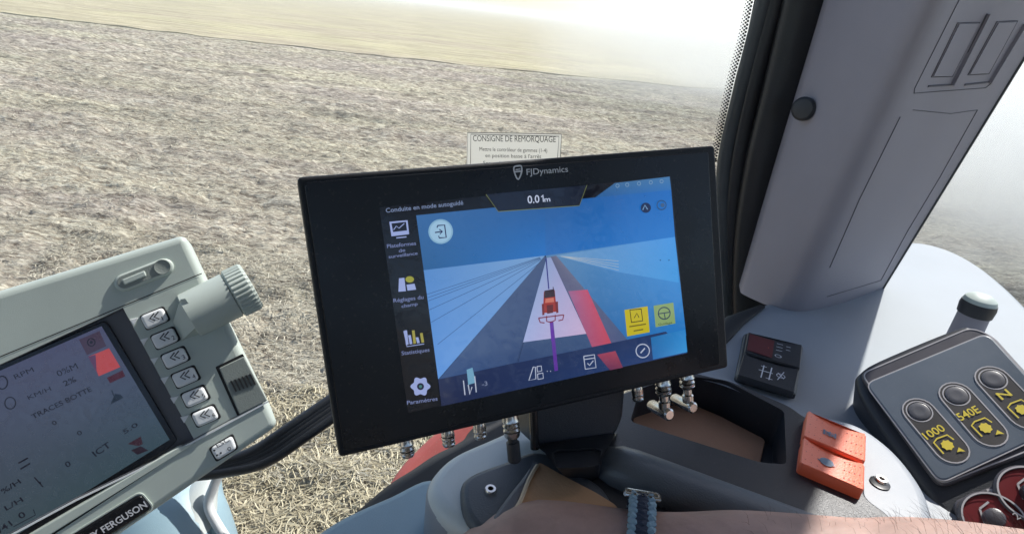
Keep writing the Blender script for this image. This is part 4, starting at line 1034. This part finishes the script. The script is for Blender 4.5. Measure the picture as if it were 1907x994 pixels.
b.ngon(F9, F9.P(gear), L, col=lin(*wh)); b.ngon(F9, F9.P(pcirc(783, 719, 6.5)), 2 * L, col=lin(20, 24, 52)); b.ngon(F9, F9.P(pcirc(783, 719, 3)), 3 * L, col=lin(70, 120, 120))
# bottom bar icons
ic = (176, 184, 206)
cline(b, F9, [(863, 708), (866, 735)], 2.0, ic, 11 * L); cline(b, F9, [(884, 700), (887, 730)], 2.0, ic, 11 * L); cpoly(b, F9, [(869, 688), (880, 684), (886, 712), (872, 716)], (110, 160, 190), 11 * L); cline(b, F9, [(872, 716), (875, 734), (879, 720)], 2, ic, 12 * L); T('-3', (898, 719), (908, 717), 8, (120, 130, 160))
cline(b, F9, [(993, 683), (997, 683), (998, 705), (985, 708), (993, 683)], 1.8, ic, 11 * L); cline(b, F9, [(1000, 682), (1008, 681), (1009, 690), (1001, 692), (1000, 682)], 1.6, ic, 11 * L); cline(b, F9, [(1001, 696), (1011, 694), (1012, 704), (1002, 706), (1001, 696)], 1.6, ic, 11 * L)
cline(b, F9, [(1087, 663), (1107, 660), (1110, 684), (1090, 687), (1087, 663)], 1.8, ic, 11 * L); cline(b, F9, [(1088, 669), (1108, 666)], 1.6, ic, 11 * L); cline(b, F9, [(1094, 676), (1098, 680), (1105, 671)], 1.8, ic, 11 * L)
for x in (1018, 1024): b.ngon(F9, F9.P(pcirc(x, 690, 1, 6)), 11 * L, col=lin(*ic))
cline(b, F9, pcirc(1197, 653, 12.5, 24), 1.8, ic, 11 * L, True); cline(b, F9, [(1193, 657), (1201, 648)], 2.4, ic, 11 * L)
# yellow buttons
cpoly(b, F9, rect := [(1163, 577), (1206, 570), (1210, 618), (1168, 626)], (190, 176, 36), 11 * L)
cline(b, F9, [(1173, 577), (1194, 575), (1197, 597), (1176, 600)], 2.0, (60, 56, 30), 12 * L, True); cline(b, F9, [(1181, 592), (1186, 583), (1190, 591)], 1.6, (70, 66, 30), 12 * L); cline(b, F9, [(1172, 608), (1203, 603)], 2.2, (110, 100, 26), 12 * L); cline(b, F9, [(1180, 616), (1198, 613)], 2.2, (110, 100, 26), 12 * L)
cpoly(b, F9, [(1217, 569), (1254, 563), (1258, 602), (1221, 609)], (134, 160, 104), 11 * L)
cline(b, F9, pcirc(1237, 583, 11, 22), 2.0, (50, 66, 84), 12 * L, True); cline(b, F9, [(1226, 584), (1248, 581)], 1.8, (50, 66, 84), 12 * L); cline(b, F9, [(1237, 583), (1239, 594)], 1.8, (50, 66, 84), 12 * L); T('Guidage', (1226, 606), (1252, 602), 4, (60, 80, 70))
b.ngon(F9, F9.P(pcirc(1201, 387, 9.5)), 11 * L, col=lin(16, 34, 74)); cline(b, F9, [(1197, 391), (1201, 382), (1206, 390)], 1.8, (120, 160, 200), 12 * L)
cline(b, F9, pcirc(1232, 382, 8.5), 1.8, (40, 70, 110), 12 * L, True); b.ngon(F9, F9.P(pcirc(1232, 382, 4)), 12 * L, col=lin(60, 90, 130))
for x in (1150, 1168, 1190, 1212, 1232): cline(b, F9, pcirc(x, 346 - (x - 1150) * .1, 3.2, 8), 1.2, (120, 150, 180), 11 * L, True)
for x in (1228, 1244): b.ngon(F9, F9.P(pcirc(x, 484, 1.4, 6)), 11 * L, col=lin(30, 80, 130))
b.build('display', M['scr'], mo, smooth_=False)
# maker mark on the bezel
Fb = FM.up(.0009); b = MB()
b.line(Fb, smooth(Fb.P([(957, 312), (964, 309), (971, 310), (971, 322), (965, 334), (959, 324)]), 4), .0009, 0, closed=True); b.line(Fb, Fb.P([(959, 320), (970, 319)]), .0009, .00005); b.line(Fb, Fb.P([(960, 316), (969, 315)]), .0006, .00005)
b.text(Fb, 'FJDynamics', (981, 326), (1058, 320), 11, 0, bold=.006); b.build('maker_mark', M['white_ink'], mo, smooth_=False)

# connectors under the monitor
dn = -FM.v
def conn(x, y, L_, r, black=0, elbow=0, hb=-.014):
    o = FM.at(x, y, hb); b = MB()
    b.lathe(o - dn * .006, dn, [(0, r * .9), (.004, r * .9), (.006, r), (.0075, r * .85), (.009, r), (.0105, r * .85), (.012, r), (.0135, r * .85), (L_ * .8 + .004, r), (L_ + .005, r * .9), (L_ + .006, r * .8)], 24)
    c = b.build('connector', M['silver'], mo)
    if black:
        b = MB(); b.lathe(o + dn * (L_ - .001), dn, [(0, r * .55), (.004, r * .55), (.0045, r * .78), (black, r * .78), (black + .001, r * .6)], 20); b.build('strain_relief', M['black'], c)
    if elbow:
        b = MB(); o2 = o + dn * (L_ + .002); b.lathe(o2 - dn * .002, dn, [(0, r * .6), (.004, r * .6), (.005, r * .75), (.010, r * .75)], 18)
        e = o2 + dn * .011; b.lathe(e + FM.n * .006, -FM.n, [(0, r * .55), (.001, r * .78), (.022, r * .78), (.024, r * .6)], 22); b.build('elbow', M['silver'], c)
for a in ((757, 826, .008, .0044, 0, 0), (834, 808, .004, .0042, 0, 0), (893, 794, .003, .0042, 0, 0), (951, 783, .011, .0056, .017, 0), (1187, 726, .003, .0042, 0, 0), (1235, 715, .008, .0057, 0, 1), (1279, 703, .008, .0054, 0, 1)): conn(*a)
# bracket and foot
mk = thing('monitor_mount', 'black bracket and foot carrying the monitor on the console', 'mount', FP.at(1085, 890))
b = MB(); fb = FM.up(-.026)
b.prism(fb, rnd(fb.P([(988, 740), (1172, 690), (1165, 780), (1150, 815), (1000, 838), (991, 800)]), .005), -.036, -.002, .004, bottom=True)
b.build('bracket', M['black'], mk)
b = MB(); rings = []
top_ = [fb.at(x, y, h) for x, y, h in ((996, 828, -.002), (1150, 805, -.002), (1150, 805, -.034), (996, 828, -.034))]
mid = [FP.at(x, y, z) for x, y, z in ((1035, 872, .028), (1115, 868, .028), (1120, 835, .028), (1030, 840, .028))]
low_ = [FP.at(x, y, z) for x, y, z in ((1052, 890, .004), (1112, 893, .004), (1125, 862, .004), (1050, 860, .004))]
def sq(r): 
    out = []
    for i in range(4):
        a, c_ = r[i], r[(i + 1) % 4]; out += [a.lerp(c_, .12), a.lerp(c_, .5), a.lerp(c_, .88)]
    return out
b.loft([sq(top_), sq([a.lerp(c_, .5) + Vector((0, 0, .002)) for a, c_ in zip(top_, mid)]), sq(mid), sq(low_)], closed=True); b.build('foot', M['black'], mk)
b = MB(); b.tube([fb.at(992, 742, .0), fb.at(996, 835, .0)], .003, 10); b.build('edge_rib', M['blackgloss'], mk)

# ------------------------------------------------------------------ the driver's arm
def skin(name, nodes, edges, m_, parent=None, sub=2):
    me = bpy.data.meshes.new(name); off = Vector(nodes[0][0])
    base_off = Vector(parent.location) if parent else Vector((0, 0, 0))
    me.from_pydata([Vector(p) - base_off for p, r in nodes], edges, []); o = bpy.data.objects.new(name, me); C.objects.link(o)
    md = o.modifiers.new('skin', 'SKIN'); md.use_smooth_shade = True; md.branch_smoothing = .6
    sv = me.skin_vertices[0].data
    for i, (p, r) in enumerate(nodes): sv[i].radius = (r, r) if not isinstance(r, tuple) else r
    sv[0].use_root = True
    s2 = o.modifiers.new('sub', 'SUBSURF'); s2.levels = sub; s2.render_levels = sub
    dg = bpy.context.evaluated_depsgraph_get(); m2 = bpy.data.meshes.new_from_object(o.evaluated_get(dg))
    bpy.data.objects.remove(o); o = bpy.data.objects.new(name, m2); m2.materials.clear(); m2.materials.append(m_); C.objects.link(o)
    m2.polygons.foreach_set('use_smooth', [True] * len(m2.polygons))
    if parent: o.parent = parent
    return o
D = .40
N = [(at(1500, 1084, D + .02), (.038, .037)),            # 0 forearm middle (root)
     (at(1300, 1056, D), (.033, .031)), (at(1190, 1036, D - .003), (.030, .029)),  # wrist
     (at(1110, 1012, D), (.033, .031)), (at(1020, 1002, D + .005), (.038, .033)), (at(920, 1014, D + .012), (.036, .031)),
     (at(1800, 1108, D + .04), (.042, .042)), (at(2150, 1200, D + .07), (.052, .052)), (at(2400, 1500, .40), (.055, .055))]
Ed = [(0, 1), (1, 2), (2, 3), (3, 4), (4, 5), (0, 6), (6, 7), (7, 8)]
def finger(root, pts, rs):
    global N, Ed
    prev = root
    for p, r in zip(pts, rs): N.append((p, (r, r))); Ed.append((prev, len(N) - 1)); prev = len(N) - 1
for k, (dx, dd, s_) in enumerate(((0, 0, 1), (10, .022, 1.08), (22, .044, 1.0), (34, .064, .85))):
    finger(5, [at(840 - dx * .2, 1040 + k * 14, D + dd - .018), at(780, 1068 + k * 18, D + dd - .018), at(725 + (1 - s_) * 80, 1115 + k * 20, D + dd - .018), at(715 + (1 - s_) * 80, 1185 + k * 20, D + dd - .016)], [.010, .0095, .0088, .0075])
finger(3, [at(1060, 1110, D - .02), at(1000, 1160, D - .02), at(960, 1200, D - .015)], [.013, .011, .009])
person = skin('person', N, Ed, M['skin']); tag(person, 'bare hairy forearm and hand of a person reaching across below the monitor', 'person')
# hair on the forearm
pm = person.data; cand = [p for p in pm.polygons if p.normal.dot(Vector((0, .25, .8)).normalized()) > .1]
b = MB(); rr_ = random.Random(3); cs = []
for p in cand:
    sx = (p.center - CAM); zz = sx.dot(fwd); px = CX + FPX * sx.dot(camR) / zz
    if px < 1400: continue
    cnt = int(2 + max(px - 1600, 0) / 30)
    vs4 = [pm.vertices[i].co for i in p.vertices]
    for _ in range(cnt):
        a, c_ = rr_.random(), rr_.random()
        q = vs4[0].lerp(vs4[1], a).lerp(vs4[-1].lerp(vs4[2 if len(vs4) > 3 else 1], a), c_)
        d0 = (Vector((-.5, .45, .25)) + p.normal * .5 + Vector((rr_.uniform(-.6, .6), rr_.uniform(-.5, .5), rr_.uniform(-.2, .5)))).normalized(); l = rr_.uniform(.004, .012) * (1.0 if px < 1700 else 1.5)
        side = d0.cross(ray(1600, 990)).normalized() * .00006
        m1 = q + d0 * l * .5; m2_ = q + d0 * l + Vector((-.002, .0, -.002))
        b.add([q - side, q + side, m1 + side * .8, m1 - side * .8, m2_], [(0, 1, 2, 3), (3, 2, 4)])
ah = b.build('arm_hair', M['hair'], person, smooth_=False)

# braided bracelet round the wrist
wr = at(1186, 1034, D - .003); axw = (at(1300, 1056, D) - wr).normalized()
br = thing('bracelet', 'braided navy and pale blue cord bracelet with steel buckle on the wrist', 'bracelet', wr - Vector((0, 0, .03)))
upw = (camU - axw * camU.dot(axw)).normalized(); fw = axw.cross(upw)
R0 = .0335
def onw(th, s_, r): return wr + upw * (math.cos(th) * r * .98) + fw * (math.sin(th) * r) + axw * s_
n = 150
for ph, mm, nm in ((0, 'cord_dark', 'dark_cord'), (1, 'cord_light', 'pale_cord')):
    b = MB()
    for j in range(4):
        pts = []
        for i in range(n + 1):
            th = 2 * math.pi * i / n; a = th * 15 + ph * math.pi / 4 + j * math.pi / 2
            pts.append(onw(th, .0062 * math.sin(a), R0 + .0022 * math.cos(2 * a + ph * 2.0)))
        b.tube(pts, .0021, 7, cap=False)
    b.build(nm, M[mm], br)
b = MB(); b.tube([onw(2 * math.pi * i / 80, 0, R0 - .0025) for i in range(81)], .0062, 10, cap=False, flat=.35, up=upw); b.build('band', M['cord_dark'], br)
# buckle, behind the top of the wrist
def oneb(th0, th1, s0, s1, r): 
    pts = [onw(th0 + (th1 - th0) * k / 6, s0, r) for k in range(7)] + [onw(th1, s0 + (s1 - s0) * k / 4, r) for k in range(1, 5)] + [onw(th1 + (th0 - th1) * k / 6, s1, r) for k in range(1, 7)] + [onw(th0, s1 + (s0 - s1) * k / 4, r) for k in range(1, 5)]
    return pts
SG = -1 if onw(.5, 0, R0).y < onw(-.5, 0, R0).y else 1
b = MB(); b.tube(oneb(SG * .05, SG * .62, -.0098, .0098, R0 + .002), .0015, 10); b.tube(oneb(SG * .18, SG * .32, -.0092, .0092, R0 + .003), .0010, 8); b.build('buckle', M['silver'], br)
b = MB(); g = [onw(SG * (.1 + .5 * k / 8), s_, R0 + .0012) for k in range(9) for s_ in (-.011, .011)]; b.add(g, [(2 * k, 2 * k + 1, 2 * k + 3, 2 * k + 2) for k in range(8)]); b.build('buckle_plate', M['blackgloss'], br)

# ------------------------------------------------------------------ unseen cab parts added to shape light and reflections
rf = thing('sky_block_roof', 'dark padded cab roof above the driver, unseen, added to block sky light', 'roof', (0, 0, CAM.z + .40))  # added to cut sky fill and darken black plastics
FR = Fr((0, 0, CAM.z + .40), (0, 0, 1))
b = MB(); b.prism(FR, rnd([Vector((-.95, -.95)), Vector((.80, -.95)), Vector((.80, .52)), Vector((-.95, .34))], .10, 6), 0, .07, .02, bottom=True); b.build('lining', M['roof'], rf)
rb_ = thing('sky_block_rear', 'dark lower rear wall of the cab behind the driver, unseen, added to block sky light', 'wall', (0, -.95, CAM.z - 1.2))  # added along with the roof to keep sky light out
FB = Fr((0, -.90, CAM.z - 1.2), (0, 0, 1))
b = MB(); b.prism(FB, [Vector((-.95, -.05)), Vector((.80, -.05)), Vector((.80, 0)), Vector((-.95, 0))], 0, 1.25, .01); b.build('panel', M['roof'], rb_)

# right hand door post and lower door, behind the driver's shoulder: unseen, added to shape the screen reflections
dr = thing('reflection_door', 'dark door post and lower door panel on the right, unseen, added for screen reflections', 'door', (.86, -.5, CAM.z - 1.2))
FD = Fr((0, 0, CAM.z - 1.2), (0, 0, 1))
b = MB(); b.prism(FD, rnd([Vector((.83, -.34)), Vector((.91, -.34)), Vector((.91, -.22)), Vector((.83, -.22))], .02, 4), 0, 1.62, .01); b.build('post', M['roof'], dr)
b = MB(); b.prism(FD, [Vector((.86, -.95)), Vector((.90, -.95)), Vector((.90, .10)), Vector((.86, .10))], 0, 1.12, .01); b.build('panel', M['panelrim'], dr)
